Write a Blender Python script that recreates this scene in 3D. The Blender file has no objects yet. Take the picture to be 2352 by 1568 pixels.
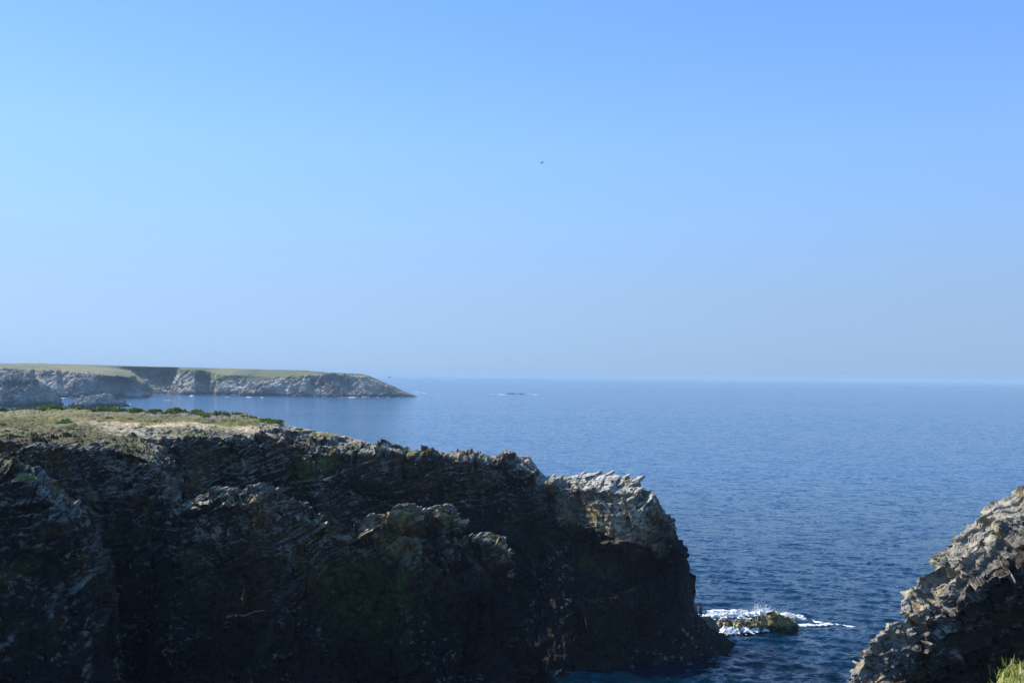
import bpy, math, random
import numpy as np
from mathutils import Matrix, Vector, Euler

random.seed(7); RNG = np.random.RandomState(7)
S = bpy.context.scene
COL = S.collection
R = math.radians

# ------------------------------------------------------------------ camera, sky, sun, exposure
H0 = 30.0                        # eye height above the sea
FD = 2352 * 35.0 / 36.0          # focal length in units of the 2352-wide picture
cam_d = bpy.data.cameras.new('camera'); cam_d.lens = 35.0; cam_d.sensor_width = 36.0
cam_d.clip_start = 0.2; cam_d.clip_end = 80000
cam = bpy.data.objects.new('camera', cam_d); COL.objects.link(cam)
CR = (Matrix.Rotation(R(90 + 2.0), 3, 'X') @ Matrix.Rotation(R(0.6), 3, 'Z'))
cam.matrix_world = Matrix.Translation((0, 0, H0)) @ CR.to_4x4()
S.camera = cam
CRn = np.array(CR)

SUN_EL, SUN_AHEAD = 34.0, 34.0   # sun to the left, a little ahead of the camera
sun_dir = Vector((-math.cos(R(SUN_EL)) * math.cos(R(SUN_AHEAD)), math.cos(R(SUN_EL)) * math.sin(R(SUN_AHEAD)), math.sin(R(SUN_EL))))
w = bpy.data.worlds.new('World'); S.world = w; w.use_nodes = True
nt = w.node_tree; nt.nodes.clear()
sky = nt.nodes.new('ShaderNodeTexSky'); sky.sky_type = 'NISHITA'; sky.sun_disc = False
sky.sun_elevation = R(SUN_EL); sky.sun_rotation = math.atan2(sun_dir.x, sun_dir.y)
sky.altitude = 0; sky.air_density = 1.0; sky.dust_density = 0.15; sky.ozone_density = 2.2
bg = nt.nodes.new('ShaderNodeBackground'); bg.inputs[1].default_value = 0.1
wo = nt.nodes.new('ShaderNodeOutputWorld')
# tint the model sky by height; upper bands tuned to colour the sea's reflections
tc = nt.nodes.new('ShaderNodeTexCoord'); sx = nt.nodes.new('ShaderNodeSeparateXYZ'); nt.links.new(tc.outputs['Generated'], sx.inputs[0])
rp = nt.nodes.new('ShaderNodeValToRGB'); nt.links.new(sx.outputs['Z'], rp.inputs[0])
e = rp.color_ramp.elements
TINT = [(0.0, (.64, .98, 1.76)), (.026, (.69, 1.02, 1.74)), (.076, (.85, 1.13, 1.68)), (.147, (.96, 1.34, 2.0)), (.22, (.975, 1.47, 2.35)), (.34, (.82, 1.38, 2.4)), (.6, (.60, 1.38, 2.35)), (1.0, (.48, 1.22, 2.1))]
for k, (p_, c_) in enumerate(TINT):
    q_ = e[k] if k < 2 else e.new(p_)
    q_.position = p_; q_.color = (*c_, 1)
ml = nt.nodes.new('ShaderNodeVectorMath'); ml.operation = 'MULTIPLY'
sp = nt.nodes.new('ShaderNodeGamma'); sp.inputs[1].default_value = .5      # softens the glow round the sun
nt.links.new(sky.outputs[0], sp.inputs[0]); nt.links.new(sp.outputs[0], ml.inputs[0]); nt.links.new(rp.outputs[0], ml.inputs[1])
nt.links.new(ml.outputs[0], bg.inputs[0]); nt.links.new(bg.outputs[0], wo.inputs[0])
sd = bpy.data.lights.new('sun', 'SUN'); sd.energy = 5.0; sd.angle = R(0.5); sd.color = (1.0, 0.94, 0.85)
so = bpy.data.objects.new('sun', sd); COL.objects.link(so)
so.rotation_euler = (-sun_dir).to_track_quat('-Z', 'Y').to_euler(); so.location = (-60, 20, 90)
S.view_settings.view_transform = 'Standard'; S.view_settings.look = 'None'
S.view_settings.exposure = 1.0; S.view_settings.gamma = 1.0; S.view_settings.use_curve_mapping = False
S.cycles.volume_bounces = 0; S.cycles.max_bounces = 6; S.cycles.diffuse_bounces = 3
S.cycles.transparent_max_bounces = 16

# ------------------------------------------------------------------ helpers
def P(dx, dy, d):
    """point seen at (dx,dy) of the 2352x1568 picture, d metres ahead"""
    v = CRn @ np.array([(dx - 1176) / FD, (784 - dy) / FD, -1.0])
    return np.array([0, 0, H0]) + v * (d / v[1])

def Pz(dx, d, z=-2.5):
    p = P(dx, 1100, d); p[2] = z; return p

def tag(o, label=None, cat=None, group=None, kind=None):
    for k, v in (('label', label), ('category', cat), ('group', group), ('kind', kind)):
        if v: o[k] = v
    return o

def mesh_obj(name, V, F, mat=None, parent=None, col=None, smooth=False):
    me = bpy.data.meshes.new(name)
    V = np.asarray(V, dtype=np.float32)
    if isinstance(F, np.ndarray):
        k = F.shape[1]
        me.vertices.add(len(V)); me.vertices.foreach_set('co', V.ravel())
        me.loops.add(F.size); me.loops.foreach_set('vertex_index', F.astype(np.int32).ravel())
        me.polygons.add(len(F)); me.polygons.foreach_set('loop_start', np.arange(0, F.size, k, dtype=np.int32))
        me.polygons.foreach_set('loop_total', np.full(len(F), k, dtype=np.int32))
        me.update(calc_edges=True)
    else:
        me.from_pydata([tuple(map(float, v)) for v in V], [], F)
    me.polygons.foreach_set('use_smooth', np.full(len(me.polygons), smooth, dtype=bool))
    if col is not None:
        a = me.color_attributes.new('Col', 'FLOAT_COLOR', 'POINT')
        c = np.ones((len(V), 4), np.float32); c[:, :3] = col
        a.data.foreach_set('color', c.ravel())
    if mat: me.materials.append(mat)
    o = bpy.data.objects.new(name, me); COL.objects.link(o)
    if parent: o.parent = parent
    return o

def grid_faces(nr, nc, wrap=False):
    i, j = np.meshgrid(np.arange(nr - 1), np.arange(nc if wrap else nc - 1), indexing='ij')
    j2 = (j + 1) % nc
    return np.stack([i * nc + j, (i + 1) * nc + j, (i + 1) * nc + j2, i * nc + j2], -1).reshape(-1, 4)

def hsh(*k):
    h = np.zeros(np.broadcast(*k).shape, np.uint32) + np.uint32(0x9E3779B9)
    for n, a in enumerate(k):
        a = np.asarray(a).astype(np.int64).astype(np.uint32)
        h = (h ^ (a * np.uint32(0x85EBCA6B) + np.uint32(n * 7919 + 13))) * np.uint32(0xC2B2AE35)
        h ^= h >> np.uint32(15); h = h * np.uint32(0x27D4EB2F); h ^= h >> np.uint32(13)
    return (h & np.uint32(0xFFFFFF)).astype(np.float32) / np.float32(0xFFFFFF)

def vnoise(p, seed=0):
    """value noise in [-1,1]"""
    pf = np.floor(p); f = (p - pf).astype(np.float32); pi = pf.astype(np.int64)
    f = f * f * f * (f * (f * 6 - 15) + 10)
    out = 0
    for dx in (0, 1):
        wx = f[..., 0] if dx else 1 - f[..., 0]
        for dy in (0, 1):
            wy = f[..., 1] if dy else 1 - f[..., 1]
            for dz in (0, 1):
                wz = f[..., 2] if dz else 1 - f[..., 2]
                out = out + wx * wy * wz * hsh(pi[..., 0] + dx, pi[..., 1] + dy, pi[..., 2] + dz, seed)
    return out * 2 - 1

def fbm(p, scale, octs=4, seed=0, gain=0.5):
    s = 0; a = 1.0; t = 0
    q = p / scale
    for o in range(octs):
        s = s + a * vnoise(q + 17.3 * o, seed + o); t += a; a *= gain; q = q * 2.03
    return s / t * 1.6

def frame(n):
    n = np.array(n, float); n /= np.linalg.norm(n)
    e1 = np.cross([0, 1, 0], n); e1 /= np.linalg.norm(e1)
    return n, e1, np.cross(n, e1)

def blocks(p, fr, t, L, seed):
    """stepped slabs: every bed is split into blocks that stand proud by their own amount"""
    n, e1, e2 = fr
    s = p @ n / t; k = np.floor(s); fs = s - k
    a = p @ e1 / L + hsh(k, seed) * 9.0; b = p @ e2 / L + hsh(k, seed + 1) * 9.0
    ka = np.floor(a + 0.35 * (hsh(k, np.floor(b), seed + 3) - .5)); kb = np.floor(b)
    r = hsh(k, ka, kb, seed + 2)
    return (r - 0.5) + 0.55 * (fs - 0.5) * (0.4 + r)

STRATA = (-0.30, -0.10, 0.95)

def rock_disp(p, size=1.0, strata=STRATA, seed=0, lo=1.0, mid=1.0, hi=1.0, joint=1.0):
    fr = frame(strata)
    q = p + np.stack([fbm(p, 9 * size, 2, 50 + seed), fbm(p, 9 * size, 2, 60 + seed), fbm(p, 7 * size, 2, 70 + seed)], -1) * .8 * size
    q = q + np.stack([fbm(p, 1.6 * size, 2, 80 + seed)] * 3, -1) * 0.12 * size
    fv = frame((.82, -.5, .28)); fw = frame((-.35, -.9, .12))
    d = lo * 1.0 * fbm(p, 14 * size, 2, seed + 1)
    d = d + lo * 1.5 * blocks(q, fr, 3.8 * size, 7.5 * size, seed + 5)
    d = d + joint * lo * .75 * blocks(q, fv, 4.2 * size, 6.0 * size, seed + 7)
    d = d + mid * 0.75 * blocks(q, fr, 1.6 * size, 3.4 * size, seed + 15)
    d = d + joint * mid * 0.28 * blocks(q, fv, 1.5 * size, 2.6 * size, seed + 19)
    d = d + mid * 0.17 * blocks(q, fr, .62 * size, 1.5 * size, seed + 25)
    d = d + joint * hi * 0.10 * blocks(q, fv, .55 * size, .8 * size, seed + 29)
    d = d + hi * 0.07 * blocks(q, fr, .26 * size, .75 * size, seed + 35)
    d = d + hi * 0.12 * fbm(p, .7 * size, 3, seed + 45)
    cn = np.abs(fbm(p * np.array([1, 1, .32]) + .4 * d[..., None], 8 * size, 3, seed + 55)); cn2 = np.abs(fbm(p * np.array([1, 1, .6]), 3.2 * size, 2, seed + 58))
    d = d - lo * .9 * (1 - sstep(0, .09, cn)) - mid * .3 * (1 - sstep(0, .08, cn2))
    return d * size

def curve(pts, us):
    """pts: list of (u, xyz)"""
    u = np.array([a for a, _ in pts], float); X = np.array([b for _, b in pts], float)
    return np.stack([np.interp(us, u, X[:, k]) for k in range(3)], -1)

def curveP(pts, us): return curve([(u, P(x, y, d)) for u, x, y, d in pts], us)

def loft(curves, rows):
    """curves [nu,3] stacked back to front, rows between each pair; returns grid and row coordinate"""
    out = []; vs = []
    for k in range(len(curves) - 1):
        n = rows[k]; last = k == len(curves) - 2
        t = np.linspace(0, 1, n + 1)[: (n + 1 if last else n)]
        for a in t:
            out.append(curves[k] * (1 - a) + curves[k + 1] * a); vs.append(k + a)
    return np.array(out), np.array(vs)

def normals(G):
    du = np.gradient(G, axis=1); dv = np.gradient(G, axis=0)
    n = np.cross(dv, du); l = np.linalg.norm(n, axis=-1, keepdims=True); l[l < 1e-9] = 1
    return n / l

def smooth_n(N, it):
    for _ in range(it):
        M = N.copy()
        M[1:-1] += N[:-2] + N[2:]; M[:, 1:-1] += N[:, :-2] + N[:, 2:]
        N = M / np.maximum(np.linalg.norm(M, axis=-1, keepdims=True), 1e-9)
    return N

def smoothG(G, it):
    for _ in range(it):
        M = G.copy(); M[1:-1, 1:-1] = (G[1:-1, 1:-1] * 2 + G[:-2, 1:-1] + G[2:, 1:-1] + G[1:-1, :-2] + G[1:-1, 2:]) / 6
        G = M
    return G

def sstep(a, b, x):
    t = np.clip((x - a) / (b - a), 0, 1); return t * t * (3 - 2 * t)

def mixc(c, d, m): return c * (1 - m[..., None]) + np.asarray(d) * m[..., None]

def rock_col(p, N, size=1.0, seed=0, shade_z=7.0, pale=1.0, lichen=0.3, shade_soft=5.0):
    """weathered schist: dark and grey beds, pale lichen crusts and painted sunlight on the tops, wet foot and painted shade below"""
    fr = frame(STRATA)
    q = p + 1.2 * size * fbm(p, 6 * size, 2, seed + 201)[..., None]
    bed = hsh(np.floor(q @ fr[0] / (.5 * size)), seed + 3)
    bed2 = fbm(np.stack([q @ fr[0] * 2.5, q @ fr[1], q @ fr[2]], -1), 4 * size, 3, seed + 9)
    f1 = fbm(p, 5 * size, 4, seed + 205); f2 = fbm(p, .8 * size, 3, seed + 215)
    c = np.zeros(p.shape) + np.array([.024, .019, .0145])
    c = mixc(c, [.050, .042, .033], np.clip(.3 + .5 * bed2 + .25 * (bed - .5), 0, 1))
    c = mixc(c, [.075, .055, .036], sstep(.1, .6, fbm(p, 7 * size, 3, seed + 225)) * .7)
    hgt = sstep(11.0, 18.0, p[..., 2] + 2.5 * f1) if size == 1.0 else 1.0
    crust_lit = hgt * sstep(-.1, .6, f1 * .4 + f2 * .5 + 1.1 * N[..., 2] - .45) * pale  # pale lichen that also brightens up-facing tops as if sunlit
    c = mixc(c, [.34, .31, .245], crust_lit * .75)
    c = mixc(c, [.42, .40, .37], sstep(.35, .6, f2 + .3 * bed2) * .5 * pale * hgt * sstep(-.1, .5, N[..., 2]))
    c = mixc(c, [.20, .13, .03], sstep(.25, .6, fbm(p, 2.2 * size, 4, seed + 235)) * lichen)
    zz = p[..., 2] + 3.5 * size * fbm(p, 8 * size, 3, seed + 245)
    bl = 1 - sstep(shade_z - shade_soft, shade_z + shade_soft, zz)  # wet dark foot, extended up the faces as painted shade
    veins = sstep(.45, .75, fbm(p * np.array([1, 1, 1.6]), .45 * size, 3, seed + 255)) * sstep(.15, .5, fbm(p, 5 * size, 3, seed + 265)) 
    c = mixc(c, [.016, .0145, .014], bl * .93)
    c = mixc(c, [.24, .24, .23], veins * .6)
    return c

# ------------------------------------------------------------------ materials
def mat_new(name):
    m = bpy.data.materials.new(name); m.use_nodes = True
    n = m.node_tree.nodes; b = n.get('Principled BSDF'); return m, n, m.node_tree.links, b

def mat_col(name, rough=.85, spec=.25, fine=14.0, var=.5, bump=.35, bdist=.03, strat=True):
    """uses the Col attribute and adds grain and fine relief"""
    m, n, l, b = mat_new(name)
    a = n.new('ShaderNodeAttribute'); a.attribute_name = 'Col'
    g = n.new('ShaderNodeNewGeometry')
    mp = n.new('ShaderNodeMapping'); mp.vector_type = 'TEXTURE'
    mp.inputs['Rotation'].default_value = (R(6), R(-17), 0)
    mp.inputs['Scale'].default_value = (1, 1, .7) if strat else (1, 1, 1)
    l.new(g.outputs['Position'], mp.inputs['Vector'])
    t = n.new('ShaderNodeTexNoise'); t.inputs['Scale'].default_value = fine; t.inputs['Detail'].default_value = 6
    t.inputs['Roughness'].default_value = .65
    l.new(mp.outputs[0], t.inputs['Vector'])
    mr = n.new('ShaderNodeMapRange'); mr.inputs[1].default_value = .3; mr.inputs[2].default_value = .7
    mr.inputs[3].default_value = 1 - var; mr.inputs[4].default_value = 1 + var
    l.new(t.outputs['Fac'], mr.inputs[0])
    mx = n.new('ShaderNodeVectorMath'); mx.operation = 'SCALE'
    l.new(a.outputs['Color'], mx.inputs[0]); l.new(mr.outputs[0], mx.inputs['Scale'])
    l.new(mx.outputs[0], b.inputs['Base Color'])
    bp = n.new('ShaderNodeBump'); bp.inputs['Strength'].default_value = bump; bp.inputs['Distance'].default_value = bdist
    l.new(t.outputs['Fac'], bp.inputs['Height']); l.new(bp.outputs[0], b.inputs['Normal'])
    b.inputs['Roughness'].default_value = rough; b.inputs['Specular IOR Level'].default_value = spec
    return m

M_rock = mat_col('schist', rough=.8, spec=.07, fine=2.2, var=.55, bump=1.0, bdist=.22)
M_far = mat_col('far_rock', rough=.9, spec=.1, fine=.12, var=.3, bump=.8, bdist=2.0)
M_islet = mat_col('islet_rock', rough=.9, spec=.1, fine=.25, var=.4, bump=.8, bdist=1.0)
M_reef = mat_col('wet_reef_rock', rough=.45, spec=.4, fine=3, var=.5, bump=.8, bdist=.12)

def mat_plain(name, c, rough=.8, spec=.2, var=.25, scale=20.0, trans=0.0):
    m, n, l, b = mat_new(name)
    t = n.new('ShaderNodeTexNoise'); t.inputs['Scale'].default_value = scale; t.inputs['Detail'].default_value = 3
    cr = n.new('ShaderNodeMapRange'); cr.inputs[1].default_value = .3; cr.inputs[2].default_value = .7
    cr.inputs[3].default_value = 1 - var; cr.inputs[4].default_value = 1 + var
    g = n.new('ShaderNodeNewGeometry')
    l.new(g.outputs['Position'], t.inputs['Vector']); l.new(t.outputs['Fac'], cr.inputs[0])
    mx = n.new('ShaderNodeVectorMath'); mx.operation = 'SCALE'; mx.inputs[0].default_value = c[:3]
    l.new(cr.outputs[0], mx.inputs['Scale']); l.new(mx.outputs[0], b.inputs['Base Color'])
    b.inputs['Roughness'].default_value = rough; b.inputs['Specular IOR Level'].default_value = spec
    return m

# ------------------------------------------------------------------ sea
def build_sea():
    ang = np.concatenate([np.linspace(-180, -34, 40)[:-1], np.linspace(-34, 34, 950), np.linspace(34, 180, 40)[1:-1]])
    ang = np.radians(ang)
    y = np.concatenate([np.array([1400, 1100, 950, 850, 780]), np.linspace(740, 12, 400), np.array([10, 8, 6.5, 5, 4, 3.2])])
    r = H0 * FD / y
    r = np.concatenate([[15, 30], r[r > 40], [27000.0]])
    A, Rr = np.meshgrid(ang, r)
    X = Rr * np.sin(A); Y = Rr * np.cos(A)
    dr = np.gradient(r)[:, None]; Z = np.zeros_like(X)
    rs = np.random.RandomState(3)
    shade = 1 + .0 * X
    for k in range(70):
        lam = .6 * (5 / .6) ** rs.rand()
        th = R(200) + rs.randn() * .55            # travelling roughly towards the viewer
        kx, ky = math.sin(th) * 2 * math.pi / lam, math.cos(th) * 2 * math.pi / lam
        amp = .015 * lam ** .6 * (.5 + rs.rand())
        fil = np.clip(1 - 3.0 * dr / lam, 0, 1)
        ph = kx * X + ky * Y + rs.rand() * 6.28
        s = np.sin(ph)
        Z += amp * fil * (s + .25 * s * s - .12)
    V = np.stack([X, Y, Z], -1).reshape(-1, 3)
    F = grid_faces(len(r), len(ang), wrap=True)[:, ::-1]
    m, n, l, b = mat_new('sea_water')
    g = n.new('ShaderNodeNewGeometry')
    b.inputs['Roughness'].default_value = .09; b.inputs['IOR'].default_value = 1.33
    # patches of different ripple strength and colour (wind lanes, shallow water)
    def noise(scale, det, sx, sy, rough=.55, rot=8):
        mp = n.new('ShaderNodeMapping'); mp.inputs['Scale'].default_value = (sx, sy, 1); mp.inputs['Rotation'].default_value = (0, 0, R(rot))
        l.new(g.outputs['Position'], mp.inputs['Vector'])
        t = n.new('ShaderNodeTexNoise'); t.inputs['Scale'].default_value = scale; t.inputs['Detail'].default_value = det
        t.inputs['Roughness'].default_value = rough
        l.new(mp.outputs[0], t.inputs['Vector']); return t.outputs['Fac']
    lanes = noise(.0035, 4, .35, 1.6, .6)
    cr = n.new('ShaderNodeValToRGB'); cr.color_ramp.elements[0].position = .35; cr.color_ramp.elements[1].position = .68
    cr.color_ramp.elements[0].color = (.0005, .048, .125, 1); cr.color_ramp.elements[1].color = (.001, .064, .165, 1)
    l.new(lanes, cr.inputs[0])
    # inshore colour darkened to imitate cliff shade and reflection, full blue farther out
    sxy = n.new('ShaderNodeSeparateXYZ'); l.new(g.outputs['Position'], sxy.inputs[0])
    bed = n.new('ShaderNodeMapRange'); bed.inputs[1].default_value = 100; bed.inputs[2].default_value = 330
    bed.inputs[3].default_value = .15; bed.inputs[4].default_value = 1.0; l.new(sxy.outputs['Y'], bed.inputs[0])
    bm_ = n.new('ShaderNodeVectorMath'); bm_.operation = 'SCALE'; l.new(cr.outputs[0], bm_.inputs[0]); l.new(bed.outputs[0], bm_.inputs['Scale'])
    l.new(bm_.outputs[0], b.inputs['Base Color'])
    def slope(scale, det, sx, sy, k, rot=8):
        mp = n.new('ShaderNodeMapping'); mp.inputs['Scale'].default_value = (sx, sy, 1); mp.inputs['Rotation'].default_value = (0, 0, R(rot))
        l.new(g.outputs['Position'], mp.inputs['Vector'])
        t = n.new('ShaderNodeTexNoise'); t.inputs['Scale'].default_value = scale; t.inputs['Detail'].default_value = det; t.inputs['Roughness'].default_value = .55
        l.new(mp.outputs[0], t.inputs['Vector'])
        a = n.new('ShaderNodeVectorMath'); a.operation = 'SUBTRACT'; a.inputs[1].default_value = (.5, .5, .5); l.new(t.outputs['Color'], a.inputs[0])
        b2 = n.new('ShaderNodeVectorMath'); b2.operation = 'MULTIPLY'; b2.inputs[1].default_value = (k * .9, k, 0); l.new(a.outputs[0], b2.inputs[0])
        return b2.outputs[0]
    def vadd(a, c):
        mm = n.new('ShaderNodeVectorMath'); mm.operation = 'ADD'; l.new(a, mm.inputs[0]); l.new(c, mm.inputs[1]); return mm.outputs[0]
    sl = vadd(vadd(slope(3.2, 3, .5, 1, 1.1), slope(1.3, 2, .42, 1, 1.15, 12)), slope(.36, 2, .4, 1, .5, 5))
    mr = n.new('ShaderNodeMapRange'); mr.inputs[1].default_value = .35; mr.inputs[2].default_value = .65
    mr.inputs[3].default_value = .75; mr.inputs[4].default_value = 1.2; l.new(lanes, mr.inputs[0])
    sc = n.new('ShaderNodeVectorMath'); sc.operation = 'SCALE'; l.new(sl, sc.inputs[0]); l.new(mr.outputs[0], sc.inputs['Scale'])
    nn = n.new('ShaderNodeVectorMath'); nn.operation = 'NORMALIZE'; l.new(vadd(g.outputs['Normal'], sc.outputs[0]), nn.inputs[0])
    l.new(nn.outputs[0], b.inputs['Normal'])
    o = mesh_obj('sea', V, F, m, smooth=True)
    tag(o, kind='structure')
build_sea()

# ------------------------------------------------------------------ near promontory (plateau, back ridge, tip)
def offs(C, dx, dy, dz, zmin=None, zset=None):
    D = C.copy(); D[:, 0] += dx; D[:, 1] += dy; D[:, 2] += dz
    if zset is not None: D[:, 2] = zset
    if zmin is not None: D[:, 2] = np.maximum(D[:, 2], zmin)
    return D

def displace(G, amp, size=1.0, seed=0, **k):
    N = smooth_n(normals(G), 6)
    d = rock_disp(G, size, seed=seed, **k)
    return G + N * (d * amp)[..., None]

LANDS = {}
def build_promontory():
    us = np.concatenate([np.linspace(-700, -70, 50)[:-1], np.linspace(-70, 1800, 1050)])
    Sc = curveP([(-700, -700, 925, 172), (-300, -300, 932, 165), (0, 0, 939, 160), (200, 200, 939, 158), (400, 400, 943, 152), (550, 550, 947, 148), (620, 620, 964, 142),
                 (700, 700, 982, 137), (800, 800, 1002, 133), (900, 900, 1027, 129), (955, 955, 1037, 128), (1030, 1030, 1037, 127), (1100, 1100, 1044, 126),
                 (1150, 1150, 1049, 125), (1215, 1214, 1046, 123.5), (1240, 1238, 1074, 123), (1255, 1253, 1090, 122.5), (1300, 1300, 1092, 121), (1350, 1350, 1086, 119.5), (1400, 1400, 1084, 118),
                 (1470, 1468, 1096, 115.5), (1485, 1478, 1122, 115), (1500, 1498, 1140, 114.5), (1525, 1526, 1170, 114.5), (1545, 1545, 1196, 114.3), (1575, 1566, 1222, 114), (1600, 1588, 1272, 113.6),
                 (1640, 1584, 1340, 113.2), (1680, 1596, 1402, 113), (1720, 1640, 1442, 112.6), (1770, 1684, 1474, 112), (1800, 1690, 1494, 111.6)], us)
    T1 = curveP([(-700, -700, 1000, 104), (0, 0, 994, 104), (200, 200, 1002, 108), (350, 350, 1008, 112), (430, 430, 1004, 112), (500, 500, 1004, 118), (560, 560, 1010, 119), (640, 640, 1008, 121), (670, 670, 1020, 124), (720, 720, 1040, 121), (820, 820, 1047, 121.5),
                 (915, 915, 1052, 121.5), (930, 930, 1056, 125.5), (950, 950, 1056, 121.5), (1050, 1050, 1062, 120.5), (1130, 1130, 1064, 119), (1200, 1200, 1077, 117.5), (1232, 1232, 1092, 116.5), (1245, 1245, 1112, 119), (1265, 1265, 1118, 117), (1300, 1300, 1122, 115),
                 (1400, 1400, 1124, 112), (1470, 1466, 1136, 111.5), (1490, 1482, 1160, 111.3), (1515, 1508, 1190, 111), (1545, 1536, 1232, 110.6), (1575, 1552, 1260, 110.3), (1600, 1568, 1292, 110.2), (1640, 1566, 1350, 109.8),
                 (1680, 1578, 1412, 109.6), (1720, 1618, 1456, 109.8), (1770, 1664, 1484, 110.4), (1800, 1685, 1498, 111)], us)
    T2 = curveP([(-700, -700, 1100, 101), (0, 0, 1100, 101), (200, 200, 1105, 106), (350, 350, 1110, 110), (430, 430, 1100, 108.5), (500, 500, 1095, 116.5), (560, 560, 1100, 115), (640, 640, 1110, 119.5), (670, 670, 1130, 123), (720, 720, 1130, 119.5), (820, 820, 1130, 120.5),
                 (915, 915, 1140, 120.5), (932, 932, 1145, 125), (950, 950, 1140, 120.5), (1050, 1050, 1125, 119.5), (1130, 1130, 1130, 118), (1200, 1200, 1145, 116.5), (1235, 1235, 1165, 115.5), (1250, 1262, 1170, 117), (1275, 1290, 1180, 114.5), (1320, 1340, 1205, 111.5),
                 (1400, 1410, 1240, 107.8), (1470, 1466, 1246, 107.6), (1515, 1505, 1256, 108.8), (1545, 1528, 1272, 109.4), (1600, 1555, 1320, 109.2), (1640, 1556, 1370, 109),
                 (1680, 1570, 1425, 108.8), (1720, 1606, 1466, 109), (1770, 1650, 1492, 109.6), (1800, 1680, 1502, 110.6)], us)
    T3 = curveP([(-700, -700, 1200, 99), (0, 0, 1200, 99), (350, 350, 1200, 108.5), (430, 430, 1180, 107.5), (500, 500, 1180, 114), (560, 560, 1180, 114), (640, 640, 1200, 118), (720, 720, 1200, 118.5), (820, 820, 1190, 119.5),
                 (915, 915, 1200, 119.5), (935, 935, 1205, 123.5), (950, 955, 1200, 119.5), (1050, 1050, 1190, 118.5), (1130, 1120, 1190, 117), (1200, 1190, 1210, 115.5), (1250, 1240, 1230, 115), (1320, 1320, 1256, 112),
                 (1400, 1396, 1284, 109.8), (1470, 1456, 1296, 109.2), (1515, 1490, 1306, 109.6), (1545, 1512, 1320, 109.6), (1600, 1540, 1360, 109), (1640, 1544, 1400, 108.6),
                 (1680, 1560, 1444, 108.4), (1720, 1594, 1478, 108.4), (1770, 1640, 1502, 109), (1800, 1674, 1508, 110.2)], us)
    T4 = curve([(u, Pz(x, d)) for u, x, d in ((-700, -700, 95), (0, 0, 95), (350, 350, 98), (640, 620, 111), (900, 880, 112), (1050, 1010, 108), (1200, 1170, 101.5), (1300, 1268, 99), (1400, 1340, 100.6), (1470, 1386, 101.9),
                 (1545, 1438, 103.3), (1600, 1484, 104.6), (1640, 1526, 105.8), (1680, 1564, 106.8), (1720, 1610, 108.0), (1770, 1656, 109.5), (1800, 1687, 110.8))], us)
    T3b = T3 * .5 + T4 * .5; T3b[:, 1] += .5 * (1 - sstep(1600, 1750, us))
    fade = 1 - sstep(1480, 1800, us) * .85
    bw = 1 - .72 * sstep(1000, 1250, us)
    Bm = Sc + np.stack([2 * fade * bw, 7 * fade * bw, -3.5 * fade], -1)
    Bf = Sc + np.stack([8 * fade * bw, 30 * fade * bw, 0 * fade], -1); Bf[:, 2] = -3
    G, vs = loft([Bf, Bm, Sc, T1, T2, T3, T3b, T4], [14, 12, 56, 60, 44, 70, 34])
    vv = np.repeat(vs[:, None], len(us), 1); uu = np.repeat(us[None], len(vs), 0)
    G0 = smoothG(G, 2)
    flat = sstep(1.8, 2.0, vv) * (1 - sstep(2.75 + 1.1 * (1 - sstep(150, 450, uu)), 3.1 + 1.3 * (1 - sstep(150, 450, uu)), vv + .25 * fbm(G0, 9, 3, 5))) * (1 - sstep(540, 700, uu))
    amp = 1 - .93 * flat
    amp *= 1 - .88 * (1 - .6 * sstep(1470, 1500, uu) * (1 - sstep(1600, 1650, uu))) * np.exp(-((vv - 2) / .38) ** 2) * sstep(500, 600, uu)
    amp *= 1 - .8 * sstep(1560, 1660, uu)
    G1 = displace(G0, amp, 1.0, seed=0, lo=.85)
    # low tussocks on the flat top, small earth banks
    G1[..., 2] += flat * (.22 * fbm(G0, 3.0, 3, 91) + .12 * fbm(G0, .6, 2, 92))
    G1[..., 2] = np.where(vv < 1.0, np.minimum(G1[..., 2], G0[..., 2] + .3), G1[..., 2])
    N = normals(G1)
    c = rock_col(G1, N, 1.0, 0, shade_z=9.5, pale=.9, shade_soft=3.5)
    # tip rock lightened to carry the look of full sun
    tip = sstep(1225, 1270, uu) * (1 - sstep(1480, 1560, uu)) * sstep(1.8, 2, vv) * (1 - sstep(4, 4.3, vv))
    c = mixc(c, np.minimum(c * 1.7 + np.array([.09, .078, .056]), .36), tip * .9)
    ocre = tip * sstep(3.4, 3.6, vv) * sstep(-.1, .3, fbm(G1, 3, 3, 77)); c = mixc(c, [.27, .21, .11], ocre * .6)
    # ground cover
    nz = N[..., 2]; f3 = fbm(G1, 3.5, 4, 301); f4 = fbm(G1 * np.array([.35, 1, 1]), 4, 4, 311)
    g_green = np.array([.115, .14, .028]); g_olive = np.array([.19, .18, .050]); g_yell = np.array([.30, .25, .06]); heath = np.array([.36, .31, .62]); sand = np.array([.36, .29, .20]); soil = np.array([.12, .09, .055])
    gc = np.zeros(G1.shape) + g_olive
    gc = mixc(gc, heath, np.exp(-((vv - 2.17 + .05 * f4) / .12) ** 2) * sstep(-.8, .0, f3 + .2))
    gc = mixc(gc, g_yell, np.exp(-((vv - 2.42 + .05 * f4) / .16) ** 2) * sstep(-.3, .3, f4) * .9)
    gc = mixc(gc, g_green, sstep(.0, .5, fbm(G1 * np.array([.5, 1, 1]), 5, 4, 321)) * (.35 + .55 * sstep(300, 600, uu)))
    gc = mixc(gc, g_green * .8, (1 - sstep(2.02, 2.08, vv)) * .6)
    gc = mixc(gc, soil, np.clip(np.exp(-((vv - 2.6 + .04 * f4) / .03) ** 2) * (1 - sstep(200, 260, uu)) + sstep(.45, .7, f3) * .4, 0, 1))
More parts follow.
